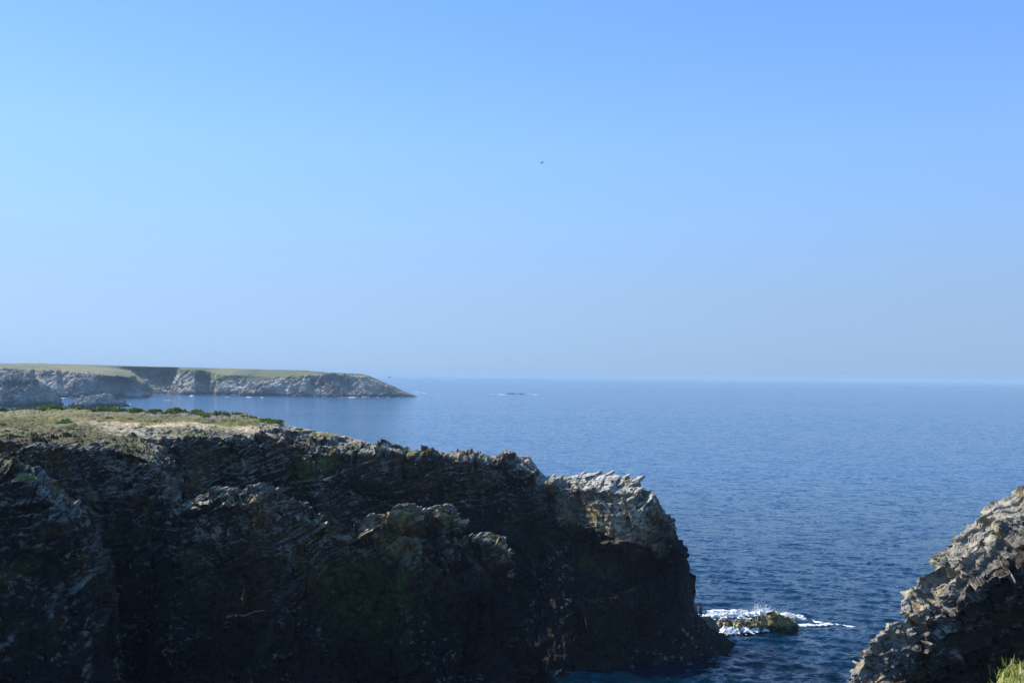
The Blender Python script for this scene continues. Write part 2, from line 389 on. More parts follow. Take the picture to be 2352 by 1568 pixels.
    sandm = sstep(2.52, 2.6, vv + .06 * f4) * (1 - sstep(2.68, 2.85, vv + .16 * f3)) * sstep(130, 260, uu) * (1 - sstep(560, 700, uu)) * sstep(-.55, .1, f4 + .25)
    vegm = sstep(1.3, 1.8, vv) * (1 - sstep(2.75, 3.0, vv + .2 * f3)) * (1 - sstep(560, 660, uu + 60 * f3))
    left_green = sstep(2.6, 2.7, vv) * (1 - sstep(3.5, 3.9, vv + .3 * f3)) * (1 - sstep(140, 260, uu + 60 * f3))
    gc = gc * np.array([.39, .41, .225])
    gc = gc * (1 - .45 * sstep(2.62, 2.75, vv) * (1 - sstep(180, 320, uu)))[..., None]
    c = mixc(c, gc, np.clip(vegm + left_green, 0, 1) * sstep(.35, .6, nz))
    c = mixc(c, sand * (1 + .25 * fbm(G1, 1.2, 3, 331)[..., None]), sandm * sstep(.3, .6, nz))
    patch = sstep(.28, .5, fbm(G1, 5, 3, 341) + .1) * sstep(.45, .65, nz) * sstep(2, 2.1, vv) * (1 - sstep(3.9, 4.2, vv)) * (1 - sstep(950, 1050, uu))
    c = mixc(c, [.12, .125, .035], patch * .8)
    for (a, b_, s1, s2) in ((700, 3.45, 30, .35), (745, 3.2, 22, .2), (560, 3.5, 25, .2)):
        c = mixc(c, [.13, .15, .04], np.clip(1.3 * np.exp(-((uu - a) / s1) ** 2 - ((vv - b_) / s2) ** 2), 0, 1) * sstep(-.4, .2, f3 + .2))
    o = mesh_obj('headland', G1.reshape(-1, 3), grid_faces(*G1.shape[:2]), M_rock, col=c.reshape(-1, 3))
    tag(o, kind='structure')
    LANDS['A'] = (G1, us, vs, N, uu, vv)
    return o
headland = build_promontory()

def gridpos(key, u, v):
    G, us, vs = LANDS[key][:3]
    j = int(np.argmin(abs(us - u))); i = int(np.argmin(abs(vs - v)))
    return Vector(G[i, j].tolist())

# ------------------------------------------------------------------ ridges standing in front of it
def build_ridge(name, key, us, crest, back, fronts, rows, seed, ampf=None, strata=STRATA, veg=None, shade_z=9, lichen=.3, crest_soft=.55, size=1.0, lo=.8, pale=.9, mid=1.0, hi=1.0, joint=1.0):
    Sc = curveP(crest, us)
    cs = [f(Sc, us) for f in back] + [Sc] + [f(Sc, us) for f in fronts]
    G, vs = loft(cs, rows)
    k = len(back)
    vv = np.repeat(vs[:, None], len(us), 1) - k; uu = np.repeat(us[None], len(vs), 0)
    G0 = smoothG(G, 2)
    amp = 1 - crest_soft * np.exp(-(vv / .2) ** 2)
    if ampf: amp = amp * ampf(uu, vv)
    G1 = displace(G0, amp, size, seed=seed, strata=strata, lo=lo, mid=mid, hi=hi, joint=joint)
    if key in 'DE':
        fl = (1 - sstep(-.1, .3, vv)) * (1 - sstep(300, 400, uu))
        G1[..., 2] += fl * (.35 * fbm(G0, 2.2, 3, 95) + .25 * fbm(G0, .7, 3, 96) + .5 * (vnoise(np.stack([G0[..., 0] * .08, G0[..., 1] * .55, G0[..., 2] * 0], -1), 97) > .25))
    N = normals(G1)
    c = rock_col(G1, N, size, seed, shade_z=shade_z, lichen=lichen, pale=pale)
    if veg: c = veg(c, G1, N, uu, vv)
    o = mesh_obj(name, G1.reshape(-1, 3), grid_faces(*G1.shape[:2]), M_rock, col=c.reshape(-1, 3))
    tag(o, kind='structure')
    LANDS[key] = (G1, us, vs - k, N, uu, vv)
    return o

def off(dx, dy, dz, zset=None, zmin=-3):
    return lambda C, us: offs(C, dx, dy, dz, zmin=zmin, zset=zset)

# ridge B: two jagged crests falling to the right into the water
def veg_b(c, G, N, uu, vv):
    f = fbm(G, 2.5, 4, 401); f5 = fbm(G, 6, 3, 411)
    li = sstep(-.3, .4, f + .2) * (1 - sstep(.5, 1.25, vv + .3 * f)) * sstep(-.3, 0, vv) * sstep(760, 830, uu) * (1 - sstep(1160, 1220, uu))
    c = mixc(c, [.17, .125, .035], li * .75)
    spur = np.exp(-((uu - 915) / 45) ** 2) * (1 - sstep(1.3, 1.9, vv)); c = mixc(c, [.17, .125, .035], spur * .6 * sstep(-.4, .2, f))
    cr = sstep(-.35, -.1, vv) * (1 - sstep(.75, 1.05, vv + .4 * f)) * sstep(.25, .6, N[..., 2]) * (1 - sstep(1170, 1220, uu))  # up-facing crest ledges given a sunlit strip in the colour
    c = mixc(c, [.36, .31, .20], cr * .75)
    top = sstep(450, 520, uu) * (1 - sstep(620, 660, uu)) * (1 - sstep(.1, .35, vv)); c = mixc(c, [.30, .26, .17], top * .6)  # left crest painted paler to read as lit by the sun
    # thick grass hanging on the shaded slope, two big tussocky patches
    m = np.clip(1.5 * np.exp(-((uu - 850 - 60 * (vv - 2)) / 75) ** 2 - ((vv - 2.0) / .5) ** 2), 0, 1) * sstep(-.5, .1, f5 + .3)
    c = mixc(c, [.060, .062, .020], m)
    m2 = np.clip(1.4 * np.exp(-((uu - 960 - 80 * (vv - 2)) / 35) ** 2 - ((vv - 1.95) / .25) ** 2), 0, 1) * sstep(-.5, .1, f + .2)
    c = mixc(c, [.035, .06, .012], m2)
    m3 = np.exp(-((uu - 1130) / 30) ** 2 - ((vv - .1) / .15) ** 2); c = mixc(c, [.12, .16, .03], m3 * .7)
    return c
tail = lambda us: sstep(1150, 1330, us)
def b_front(dx, dy, dz, zset=None, spur=0):
    def f(C, us):
        D = C.copy(); t = tail(us)
        D[:, 0] += dx - 4.5 * t * (abs(dy) / 9.0); D[:, 1] += dy * (1 - .75 * t); D[:, 2] += dz * (1 - .6 * t)
        D[:, 1] -= spur * np.exp(-((us - 930) / 30) ** 2) - .6 * spur * np.exp(-((us - 850) / 40) ** 2)
        D[:, 1] += .5 * spur * np.exp(-((us - 720) / 30) ** 2)
        if zset is not None: D[:, 2] = zset
        D[:, 2] = np.maximum(D[:, 2], -3)
        return D
    return f
build_ridge('ridge', 'B', np.linspace(395, 1420, 760),
    [(395, 385, 1175, 85), (450, 445, 1142, 83), (520, 520, 1130, 82), (570, 570, 1116, 81.3), (600, 600, 1107, 81), (630, 630, 1108, 81), (650, 650, 1130, 82), (700, 700, 1156, 84), (740, 740, 1167, 85), (785, 784, 1192, 87.5),
     (800, 800, 1188, 88), (850, 850, 1176, 88.7), (870, 870, 1180, 89), (900, 900, 1174, 90), (960, 960, 1169, 91), (1000, 1000, 1163, 91.5), (1040, 1040, 1159, 92), (1056, 1054, 1178, 92.5), (1064, 1059, 1212, 93), (1075, 1070, 1224, 93), (1100, 1100, 1222, 93), (1130, 1130, 1221, 93), (1160, 1158, 1236, 93), (1172, 1167, 1255, 93.2),
     (1195, 1182, 1300, 93.6), (1210, 1176, 1335, 94), (1230, 1184, 1385, 94.5), (1255, 1200, 1432, 95), (1280, 1218, 1480, 96), (1300, 1246, 1500, 97), (1325, 1258, 1540, 97.6), (1350, 1274, 1578, 98), (1380, 1292, 1602, 97), (1420, 1310, 1640, 95)],
    [lambda C, us: offs(C, 2, 9, -17, zmin=-3), lambda C, us: offs(C, .5, 2.2, -2.2)],
    [b_front(0, -2.0, -.9), b_front(.3, -4.2, -6.0, spur=1.8), b_front(.6, -6.5, -11.5, spur=1.5), b_front(1.0, -10, -20, zset=-2.5)],
    [14, 12, 34, 110, 90, 60], seed=11, strata=(-.42, -.1, .9), veg=veg_b, shade_z=13, pale=.8, lo=.6)

def veg_d(c, G, N, uu, vv):
    f = fbm(G, 3, 4, 501); f2 = fbm(G * np.array([.4, 1, 1]), 5, 3, 511)
    m = (1 - sstep(-.12, .5, vv + .35 * f)) * (1 - sstep(300, 372, uu + 30 * f)) * sstep(.2, .5, N[..., 2])
    gc = np.zeros(G.shape) + np.array([.075, .068, .028]); gc = mixc(gc, [.12, .12, .038], sstep(-.1, .4, f2)); gc = mixc(gc, [.05, .04, .025], sstep(.0, .4, -f))
    c = mixc(c, gc, m)
    lit = sstep(.2, .5, N[..., 2]) * sstep(-.3, .3, f + .1) * (1 - sstep(1.0, 1.7, vv)) * sstep(0, .2, vv)  # sun glints painted on the upper ledges
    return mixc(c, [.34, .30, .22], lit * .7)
build_ridge('bluff', 'D', np.concatenate([np.linspace(-520, -60, 50)[:-1], np.linspace(-60, 360, 300)[:-1], np.linspace(360, 640, 220)]),
    [(-520, -520, 1004, 97), (0, 0, 1016, 91), (60, 60, 1018, 89), (100, 100, 1014, 88.5), (200, 200, 1018, 86.5), (280, 280, 1030, 85), (340, 340, 1052, 84.2), (368, 365, 1070, 84), (385, 374, 1110, 84.5), (405, 382, 1160, 85),
     (430, 392, 1230, 85.6), (460, 400, 1300, 86), (520, 406, 1440, 87), (600, 412, 1620, 88), (640, 420, 1800, 89)],
    [lambda C, us: curveP([(-520, -520, 988, 114), (0, 0, 988, 112), (150, 150, 996, 112), (250, 250, 1004, 113), (300, 310, 1016, 114), (340, 370, 1040, 112), (400, 420, 1100, 110), (460, 430, 1250, 106), (640, 440, 1800, 104)], us),
     lambda C, us: curveP([(-520, -520, 992, 104), (0, 0, 1001, 100), (200, 200, 1008, 98), (280, 290, 1018, 96), (340, 356, 1040, 94), (368, 382, 1070, 93), (400, 400, 1150, 92), (460, 412, 1290, 92), (520, 418, 1440, 92), (640, 432, 1800, 93)], us)],
    [off(0, -.8, -2.2), off(-.3, -3.0, -6.5), off(-.6, -5, -13), off(-1, -9, -20, zset=-2.5)],
    [20, 34, 44, 90, 80, 50], seed=21, pale=.55, ampf=lambda u, v: 1 - .9 * (1 - sstep(-.1, .35, v)) * (1 - sstep(300, 400, u)) - .35 * sstep(360, 400, u), strata=(-.35, -.15, .93), veg=veg_d, shade_z=14, crest_soft=.6, lo=.6)

def veg_e(c, G, N, uu, vv):
    f = fbm(G, 3, 4, 601)
    m = (1 - sstep(.0, .4, vv + .4 * f)) * (1 - sstep(20, 90, uu + 30 * f)) * sstep(.2, .5, N[..., 2])
    c = mixc(c, [.28, .26, .21], sstep(.3, .6, N[..., 2]) * sstep(.1, .5, f) * (1 - sstep(1, 2, vv)) * .7)  # pale colour on flat ledges imitates sunlight catching them
    return mixc(c, [.11, .11, .045], m)
build_ridge('crag', 'E', np.concatenate([np.linspace(-520, -20, 70)[:-1], np.linspace(-20, 460, 360)]),
    [(-520, -520, 1000, 68), (-200, -200, 1030, 67), (0, 0, 1062, 65.5), (60, 60, 1090, 64.5), (120, 118, 1142, 63.8), (160, 155, 1182, 63.5), (200, 188, 1242, 64), (235, 210, 1300, 64.4), (290, 212, 1400, 65), (350, 222, 1500, 66), (400, 246, 1600, 67), (460, 262, 1750, 68)],
    [lambda C, us: curve([(-520, (-55, 84, 21.5)), (-50, (-40, 84, 21)), (60, (-38, 84, 8)), (460, (-30, 84, -3))], us), off(.0, 3.0, -1.2)],
    [off(0, -1.2, -2.0), off(.3, -3.5, -7), off(.3, -6, -13), off(0, -10, -20, zset=-2.5)],
    [14, 12, 34, 90, 80, 40], seed=31, pale=.35, ampf=lambda u, v: 1 - .8 * (1 - sstep(-.3, .3, v)) * (1 - sstep(20, 120, u)) - .4 * sstep(100, 200, u), strata=(-.3, -.2, .93), veg=veg_e, shade_z=15, crest_soft=.5, lo=.6)

# ------------------------------------------------------------------ right-hand cliff
def veg_f(c, G, N, uu, vv):
    f = fbm(G, 1.6, 4, 701); f2 = fbm(G, 4, 3, 711)
    c = mixc(c, [.20, .19, .165], .6 * (1 - sstep(1.3, 1.7, vv)))
    c = mixc(c, [.33, .315, .265], .6 * (1 - sstep(.9, 1.2, vv)) * sstep(-.5, .5, f + .3))
    gr = (1 - sstep(.25, .6, vv + .25 * f)) * (1 - sstep(200, 380, uu)) * sstep(-.4, .1, f2 + .3) * sstep(-.1, .3, N[..., 2])
    c = mixc(c, [.20, .21, .085], gr * .85)
    oc = sstep(.2, .6, f2) * (1 - sstep(.8, 1.1, vv)); c = mixc(c, [.25, .20, .11], oc * .35)
    c = mixc(c, [.26, .19, .08], sstep(.35, .7, fbm(G, .6, 3, 731)) * (1 - sstep(1.0, 1.5, vv)) * .6)
    return c
usF = np.linspace(-250, 1100, 560)
def f_c1(C, us): return curveP([(-250, 2750, 1230, 50), (0, 2352, 1200, 55), (80, 2302.0, 1225, 55.3), (150, 2247.0, 1275, 55.5), (200, 2212.0, 1310, 55.6), (260, 2182.0, 1345, 55.5), (330, 2147.0, 1375, 55), (400, 2122.0, 1420, 54.6), (470, 2100.0, 1455, 54.3), (520, 2072.0, 1485, 54.1), (560, 2044.0, 1510, 54), (620, 2012.0, 1560, 53.6), (700, 1962.0, 1640, 53.3), (1100, 1720, 2310, 51.7)], us)
def f_c2(C, us): return curveP([(-250, 2750, 1262, 47), (0, 2352, 1296, 51.5), (80, 2338.0, 1310, 52.2), (150, 2288.0, 1330, 52.6), (200, 2248.0, 1350, 53), (260, 2213.0, 1385, 53.4), (330, 2188.0, 1425, 53.6), (400, 2164.0, 1450, 53.7), (470, 2144.0, 1490, 53.6), (520, 2122.0, 1515, 53.4), (560, 2094.0, 1540, 53.3), (620, 2060.0, 1590, 53.0), (700, 2010.0, 1670, 52.6), (1100, 1740, 2310, 51.3)], us)
def f_c3(C, us): return curveP([(-250, 2900, 1380, 51), (0, 2400, 1390, 56), (80, 2390.0, 1390, 56.3), (150, 2350.0, 1400, 56.5), (200, 2310.0, 1420, 56.3), (260, 2270.0, 1450, 56), (330, 2240.0, 1480, 56), (400, 2220.0, 1500, 55.6), (470, 2200.0, 1530, 55.3), (520, 2170.0, 1560, 55), (560, 2140.0, 1590, 54.8), (620, 2106.0, 1640, 54.4), (700, 2050.0, 1720, 54), (1100, 1760, 2310, 51.5)], us)
def f_c4(C, us): return curveP([(-250, 3100, 2300, 52), (0, 2640, 2290, 53), (300, 2300, 2290, 53), (700, 2000, 2310, 52), (1100, 1780, 2330, 51)], us)
build_ridge('cliff', 'F', usF,
    [(-250, 2700, 1000, 62), (-80, 2440, 1085, 61), (0, 2352, 1128, 60), (80, 2280, 1166, 59.5), (130, 2212, 1218, 59), (150, 2196, 1228, 58.8), (175, 2178, 1247, 58.5), (210, 2146, 1268, 58), (225, 2134, 1274, 57.8), (235, 2150, 1292, 57.8), (270, 2110, 1312, 57.2), (300, 2104, 1330, 56.9), (330, 2100, 1347, 56.7), (370, 2068, 1382, 56.2), (410, 2068, 1412, 55.9), (440, 2046, 1430, 55.6),
     (480, 2024, 1446, 55.2), (520, 1998, 1470, 55), (560, 1984, 1505, 54.7), (620, 1958, 1550, 54.3), (700, 1922, 1620, 54), (850, 1850, 1780, 53.2), (1000, 1760, 2050, 52.5), (1100, 1690, 2330, 52)],
    [lambda C, us: offs(C, 6, 16, 0, zset=-3), lambda C, us: offs(C, 1.5, 3.5, -1.2)],
    [f_c1, f_c2, f_c3, f_c4], [14, 12, 90, 60, 60, 90], seed=41, strata=(-.22, -.25, .94), veg=veg_f, shade_z=12, size=.8, crest_soft=.6, lo=.6, lichen=.10, mid=1.4, hi=1.6, joint=.15)

# ------------------------------------------------------------------ far coast
def far_sheet(name, us, curves, rows, seed, size, colf, amp=1.0, kind='structure', lo=1.0):
    cs = [curveP(c, us) for c in curves]
    D = cs[-1].copy(); D[:, 1] -= 4; D[:, 2] = -7; cs.append(D); rows = list(rows) + [8]
    G, vs = loft(cs, rows)
    vv = np.repeat(vs[:, None], len(us), 1); uu = np.repeat(us[None], len(vs), 0)
    a = amp(uu, vv) if callable(amp) else amp
    G1 = displace(smoothG(G, 1), a, size, seed=seed, strata=(-.5, -.1, .85), lo=lo, hi=.6)
    N = normals(G1)
    c = colf(G1, N, uu, vv)
    o = mesh_obj(name, G1.reshape(-1, 3), grid_faces(*G1.shape[:2]), M_far, col=c.reshape(-1, 3))
    tag(o, kind=kind)
    return o

def far_rock(G, N, seed, green):
    f = fbm(G, 22, 4, seed); f2 = fbm(G, 60, 3, seed + 9)
    c = np.zeros(G.shape) + np.array([.235, .215, .185])
    c = mixc(c, [.37, .345, .30], sstep(-.1, .5, f)); c = mixc(c, [.15, .13, .115], sstep(.1, .6, -f))
    c = mixc(c, [.28, .23, .16], sstep(.2, .6, f2) * .4)
    c = mixc(c, [.07, .06, .06], 1 - sstep(1.5, 5.0, G[..., 2] + 1.5 * f))
    gc = np.zeros(G.shape) + np.array([.105, .115, .055]); gc = mixc(gc, [.155, .145, .075], sstep(-.1, .5, f2)); gc = mixc(gc, [.07, .09, .045], sstep(.0, .5, -f))
    return mixc(c, gc, green)

def col_back(G, N, uu, vv):
    f = fbm(G, 30, 4, 811)
    edge = np.interp(uu, [0, 240, 330, 440, 500, 560, 640, 700, 740], [2.9, 2.9, 2.9, 2.6, 2.75, 2.6, 2.45, 2.2, 1.7])
    g = (1 - sstep(edge - .22, edge + .12, vv + .16 * f)); g = np.clip(g, 0, 1)
    return far_rock(G, N, 801, g)
far_sheet('far_headland', np.linspace(40, 962, 900),
    [[(40, 40, 833, 1900), (600, 600, 848, 1800), (850, 850, 868, 1560), (962, 962, 912, 1430)],
     [(40, 40, 836, 1600), (200, 200, 838, 1560), (400, 400, 843, 1520), (600, 600, 848, 1480), (700, 700, 849.5, 1440), (760, 755, 855, 1425), (830, 830, 858, 1420), (848, 848, 863, 1418), (870, 868, 871, 1415), (890, 890, 881, 1410), (905, 903, 886, 1405), (925, 925, 897, 1405), (962, 962, 911, 1400)],
     [(40, 40, 842, 1540), (240, 240, 848, 1530), (340, 340, 850, 1550), (400, 400, 846, 1530), (440, 440, 852, 1470), (470, 470, 852, 1480), (520, 520, 862, 1430), (600, 600, 864, 1420), (700, 700, 864, 1400), (760, 755, 863, 1402), (840, 838, 866, 1402), (870, 866, 878, 1396), (890, 888, 888, 1392), (925, 920, 901, 1390), (962, 960, 911.5, 1394)],
     [(40, 40, 870, 1500), (240, 240, 872, 1500), (330, 330, 875, 1520), (380, 380, 873, 1560), (400, 398, 874, 1520), (420, 412, 872, 1440), (450, 445, 866, 1420), (458, 458, 874, 1480), (480, 478, 882, 1480), (500, 498, 880, 1420), (600, 600, 882, 1390), (700, 700, 880, 1375), (715, 722, 882, 1400), (780, 780, 884, 1376), (800, 800, 884, 1392), (840, 836, 884, 1372), (890, 884, 894, 1376), (925, 916, 904, 1384), (962, 958, 912, 1392)],
     [(40, 40, 925, 1380), (240, 240, 915, 1400), (330, 330, 910, 1440), (380, 372, 908, 1430), (400, 392, 908, 1420), (420, 408, 909, 1360), (450, 448, 910, 1350), (458, 470, 907, 1420), (480, 484, 908, 1420), (500, 500, 911, 1360), (600, 600, 912, 1340), (700, 700, 913, 1340), (780, 780, 913, 1345), (840, 840, 913, 1345), (890, 890, 914, 1350), (925, 920, 914, 1370), (962, 956, 914, 1385)]],
    [6, 14, 40, 52], 51, 3.6, col_back, amp=lambda uu, vv: (1 - .95 * (1 - sstep(1.6, 2.4, vv))) * (1 - .6 * sstep(860, 960, uu)) * (1 - .65 * sstep(430, 500, uu) * (1 - sstep(620, 700, uu)) * (1 - sstep(2.4, 3, vv))))

def col_left(G, N, uu, vv):
    f = fbm(G, 25, 4, 831)
    g = 1 - sstep(1.9, 2.15, vv + .14 * f)
    g = np.clip(g + np.exp(-((uu - 95) / 9) ** 2) * sstep(1.8, 2, vv) * (1 - sstep(2.7, 3, vv)) + (1 - sstep(20, 45, uu)) * sstep(-.2, .3, f) * (1 - sstep(2.5, 2.9, vv)), 0, 1)
    return far_rock(G, N, 821, g)
far_sheet('coast', np.linspace(-160, 352, 480),
    [[(-160, -160, 832, 1620), (0, 0, 834, 1600), (200, 200, 838, 1560), (300, 300, 850, 1400), (352, 352, 890, 1300)],
     [(-160, -160, 835, 1350), (0, 0, 838, 1350), (200, 200, 843, 1320), (270, 270, 850, 1280), (310, 310, 860, 1240), (335, 335, 876, 1220), (352, 350, 906, 1220)],
     [(-160, -160, 846, 1240), (0, 0, 848, 1235), (70, 70, 850, 1230), (80, 80, 850, 1245), (100, 100, 849, 1215), (130, 130, 851, 1215), (140, 140, 852, 1235), (160, 160, 853, 1215), (200, 200, 857, 1210), (225, 225, 860, 1190), (240, 240, 862, 1185), (270, 270, 863, 1185), (300, 300, 866, 1195), (312, 312, 870, 1230), (330, 328, 882, 1215), (352, 346, 908, 1200)],
     [(-160, -160, 868, 1205), (0, 0, 870, 1200), (60, 60, 870, 1200), (80, 78, 872, 1225), (100, 100, 872, 1185), (130, 130, 874, 1180), (142, 144, 872, 1200), (165, 170, 872, 1180), (190, 196, 872, 1180), (210, 214, 876, 1172), (225, 228, 878, 1190), (245, 248, 876, 1190), (280, 276, 878, 1195), (300, 296, 884, 1200), (316, 308, 884, 1195), (330, 322, 894, 1190), (352, 342, 909, 1185)],
     [(-160, -160, 916, 1140), (0, 0, 916, 1140), (60, 60, 916, 1140), (82, 86, 916, 1160), (100, 104, 916, 1140), (120, 124, 915, 1140), (142, 150, 914, 1150), (190, 186, 914, 1145), (205, 196, 913, 1165), (235, 224, 913, 1175), (245, 250, 912, 1180), (280, 276, 911, 1182), (300, 298, 911, 1165), (330, 322, 911, 1170), (352, 344, 911, 1178)]],
    [6, 14, 36, 56], 61, 3.4, col_left, amp=lambda uu, vv: .75 * (1 - .95 * (1 - sstep(1.6, 2.2, vv))), lo=.6)

# ------------------------------------------------------------------ sea stacks, islets, reefs (things)
def islet(name, label, cat, crest, us, back, fronts, rows, seed, size, mat, colf, amp=1.0, group=None, lo=1.0, strata=(-.5, -.1, .85), mid=1.0):
    Sc = curveP(crest, us)
    env = np.sin(np.pi * np.clip((us - us[0]) / (us[-1] - us[0]), 0, 1)) ** .5
    cs = []
    for dx, dy, z in back: D = Sc.copy(); D[:, 0] += dx; D[:, 1] += dy * (.15 + .85 * env); D[:, 2] = D[:, 2] * z[0] + z[1]; cs.append(D)
    k = len(cs); cs.append(Sc)
    for dx, dy, z in fronts: D = Sc.copy(); D[:, 0] += dx; D[:, 1] += dy * (.15 + .85 * env); D[:, 2] = D[:, 2] * z[0] + z[1]; cs.append(D)
    G, vs = loft(cs, rows)
    vv = np.repeat(vs[:, None], len(us), 1) - k; uu = np.repeat(us[None], len(vs), 0)
    G1 = displace(smoothG(G, 1), amp * (1 - .4 * np.exp(-(vv / .2) ** 2)), size, seed=seed, strata=strata, lo=lo, mid=mid)
    N = normals(G1); c = colf(G1, N, uu, vv)
    ctr = G1.reshape(-1, 3).mean(0); ctr[2] = 0
    o = mesh_obj(name, G1.reshape(-1, 3) - ctr, grid_faces(*G1.shape[:2]), mat, col=c.reshape(-1, 3))
    o.location = ctr.tolist()
    tag(o, label, cat, group)
    LANDS[name + str(seed)] = (G1, us, vs - k, N, uu, vv)
    return o

def col_islet(seed, gr=0.0):
    def f(G, N, uu, vv):
        a = fbm(G, 9, 4, seed)
        c = np.zeros(G.shape) + np.array([.20, .18, .155]); c = mixc(c, [.33, .30, .26], sstep(-.2, .4, a + .3 * N[..., 2])); c = mixc(c, [.12, .10, .085], sstep(.1, .6, -a))
        c = mixc(c, [.10, .115, .06], gr * sstep(-.1, .3, fbm(G, 20, 3, seed + 5)) * sstep(.2, .6, N[..., 2]))
        return mixc(c, [.07, .05, .045], 1 - sstep(1.5, 5, G[..., 2] + 1.5 * a))
    return f
islet('sea_stack', 'massive grey sea stack with dark right side, beyond the left plateau rim', 'sea stack',
      [(-140, -140, 866, 900), (-60, -60, 862, 880), (0, 0, 862, 870), (40, 40, 864, 865), (78, 76, 870, 862), (84, 82, 877, 862), (104, 101, 880, 862), (112, 108, 888, 862), (122, 113, 905, 862), (134, 119, 932, 860), (140, 121, 936, 860)],
      np.linspace(-140, 140, 260), [(0, 60, (0, -3)), (0, 18, (.9, 0))], [(0, -6, (.8, 0)), (-3, -22, (.42, 0)), (-6, -34, (0, -3))], [8, 6, 24, 40, 34], 71, 2.6, M_islet, col_islet(871, .7), lo=.4, mid=.7)
islet('islet', 'low domed grey islet with white surf at its foot, left of two', 'rock islet',
      [(160, 158, 938, 842), (175, 172, 930, 842), (186, 184, 918, 842), (198, 196, 910, 842), (215, 215, 908, 842), (232, 232, 910, 842), (246, 244, 918, 842), (262, 260, 930, 842), (272, 266, 937, 842)],
      np.linspace(160, 272, 150), [(0, 24, (0, -2)), (0, 7, (.85, 0))], [(0, -6, (.75, 0)), (0, -14, (.4, 0)), (0, -19, (0, -2))], [6, 5, 16, 20, 20], 81, 1.8, M_islet, col_islet(881), lo=.7, group='islets off the left shore')
islet('islet', 'darker tapering islet trailing to the right behind the low domed one', 'rock islet',
      [(205, 205, 920, 880), (220, 222, 908, 880), (240, 240, 906, 880), (255, 256, 908, 880), (266, 266, 915, 880), (275, 274, 922, 880), (290, 288, 927, 880), (300, 292, 930, 880)],
      np.linspace(205, 300, 130), [(0, 22, (0, -2)), (0, 6, (.85, 0))], [(0, -5, (.75, 0)), (0, -12, (.4, 0)), (0, -16, (0, -2))], [6, 5, 14, 18, 16], 91, 1.8, M_islet, col_islet(891), lo=.7, group='islets off the left shore')
islet('reef', 'small dark reef far out to sea with breaking white water at its right end', 'reef',
      [(0, 1156, 906, 1700), (10, 1166, 902.5, 1700), (20, 1176, 902.5, 1700), (30, 1186, 904, 1700), (40, 1198, 903, 1700), (50, 1208, 905.5, 1700)],
      np.linspace(0, 50, 70), [(0, 16, (0, -1)), (0, 4, (.8, 0))], [(0, -5, (.7, 0)), (0, -12, (0, -1))], [4, 4, 8, 8], 95, 1.2, M_islet, lambda G, N, uu, vv: np.zeros(G.shape) + np.array([.06, .055, .05]), lo=.3)

def col_reef(G, N, uu, vv):
    a = fbm(G, 1.3, 4, 911)
    c = np.zeros(G.shape) + np.array([.10, .080, .035]); c = mixc(c, [.22, .17, .06], sstep(-.2, .4, a + .3 * N[..., 2])); c = mixc(c, [.035, .032, .02], sstep(.0, .5, -a))
    c = mixc(c, [.09, .085, .02], sstep(.1, .5, fbm(G, 2, 3, 921)) * .6)
    return mixc(c, [.03, .027, .022], 1 - sstep(.1, .6, G[..., 2] + .3 * a))
islet('wave_washed_rock', 'low brown seaweed-covered rock washed by white surf beside the headland tip', 'rock',
      [(0, 1636, 1438, 121), (20, 1650, 1426, 121), (32, 1658, 1428, 121), (40, 1664, 1423, 121), (55, 1680, 1428, 121), (70, 1690, 1422, 121), (95, 1716, 1421, 121), (120, 1742, 1415, 121), (138, 1758, 1414, 121), (150, 1766, 1403, 121), (162, 1780, 1400, 121), (174, 1790, 1408, 121), (186, 1802, 1413, 121), (200, 1814, 1420, 121), (212, 1824, 1430, 121), (220, 1830, 1438, 121)],
      np.linspace(0, 220, 300), [(0, 4, (0, -1)), (0, 1, (.75, 0))], [(0, -.6, (.82, 0)), (0, -1.5, (.45, 0)), (0, -2.5, (0, -1))], [10, 10, 36, 40, 34], 97, .42, M_reef, col_reef, lo=.6, mid=1.15, amp=.9, strata=(-.3, 0, .95))

# ------------------------------------------------------------------ shrubs and tufts
M_leaf = [mat_plain('gorse_green', (.20, .24, .040), var=.4), mat_plain('fresh_green', (.20, .25, .04), var=.35), mat_plain('ochre_leaf', (.42, .27, .045), var=.35), mat_plain('grey_green_leaf', (.20, .25, .10), var=.35)]

def leaf_cloud(nleaf, rx, ry, rz, ls, seed, mat):
    """tufted cushion: short upright leaf blades filling a low dome of clumps"""
    rs = np.random.RandomState(seed); V = []; F = []
    cl = [(rs.uniform(-.6, .6), rs.uniform(-.6, .6), rs.uniform(.35, .75)) for _ in range(7)]
    for i in range(nleaf):
        a, b, s_ = cl[rs.randint(7)]
        th = rs.rand() * 6.28; ph = rs.rand() ** .6
        p = np.array([a + s_ * ph * math.cos(th) * .8, b + s_ * ph * math.sin(th) * .8, 0])
        p[2] = s_ * math.sqrt(max(0, 1 - ph * ph)) * rs.uniform(.45, 1.1)
        p *= (rx, ry, rz)
        d = np.array([rs.randn() * .5, rs.randn() * .5, abs(rs.randn()) + .35]); d /= np.linalg.norm(d)
        sd = np.cross(d, rs.randn(3)); sd /= np.linalg.norm(sd)
        L = ls * rs.uniform(.7, 1.6); W = L * .33
        k = len(V); V += [p - sd * W * .5, p + d * L * .5 + sd * W, p + d * L, p + d * L * .5 - sd * W]; F.append((k, k + 1, k + 2, k + 3))
    me_o = mesh_obj('tmp', V, F, mat); me = me_o.data; bpy.data.objects.remove(me_o); me.name = 'shrub_leaves'
    return me

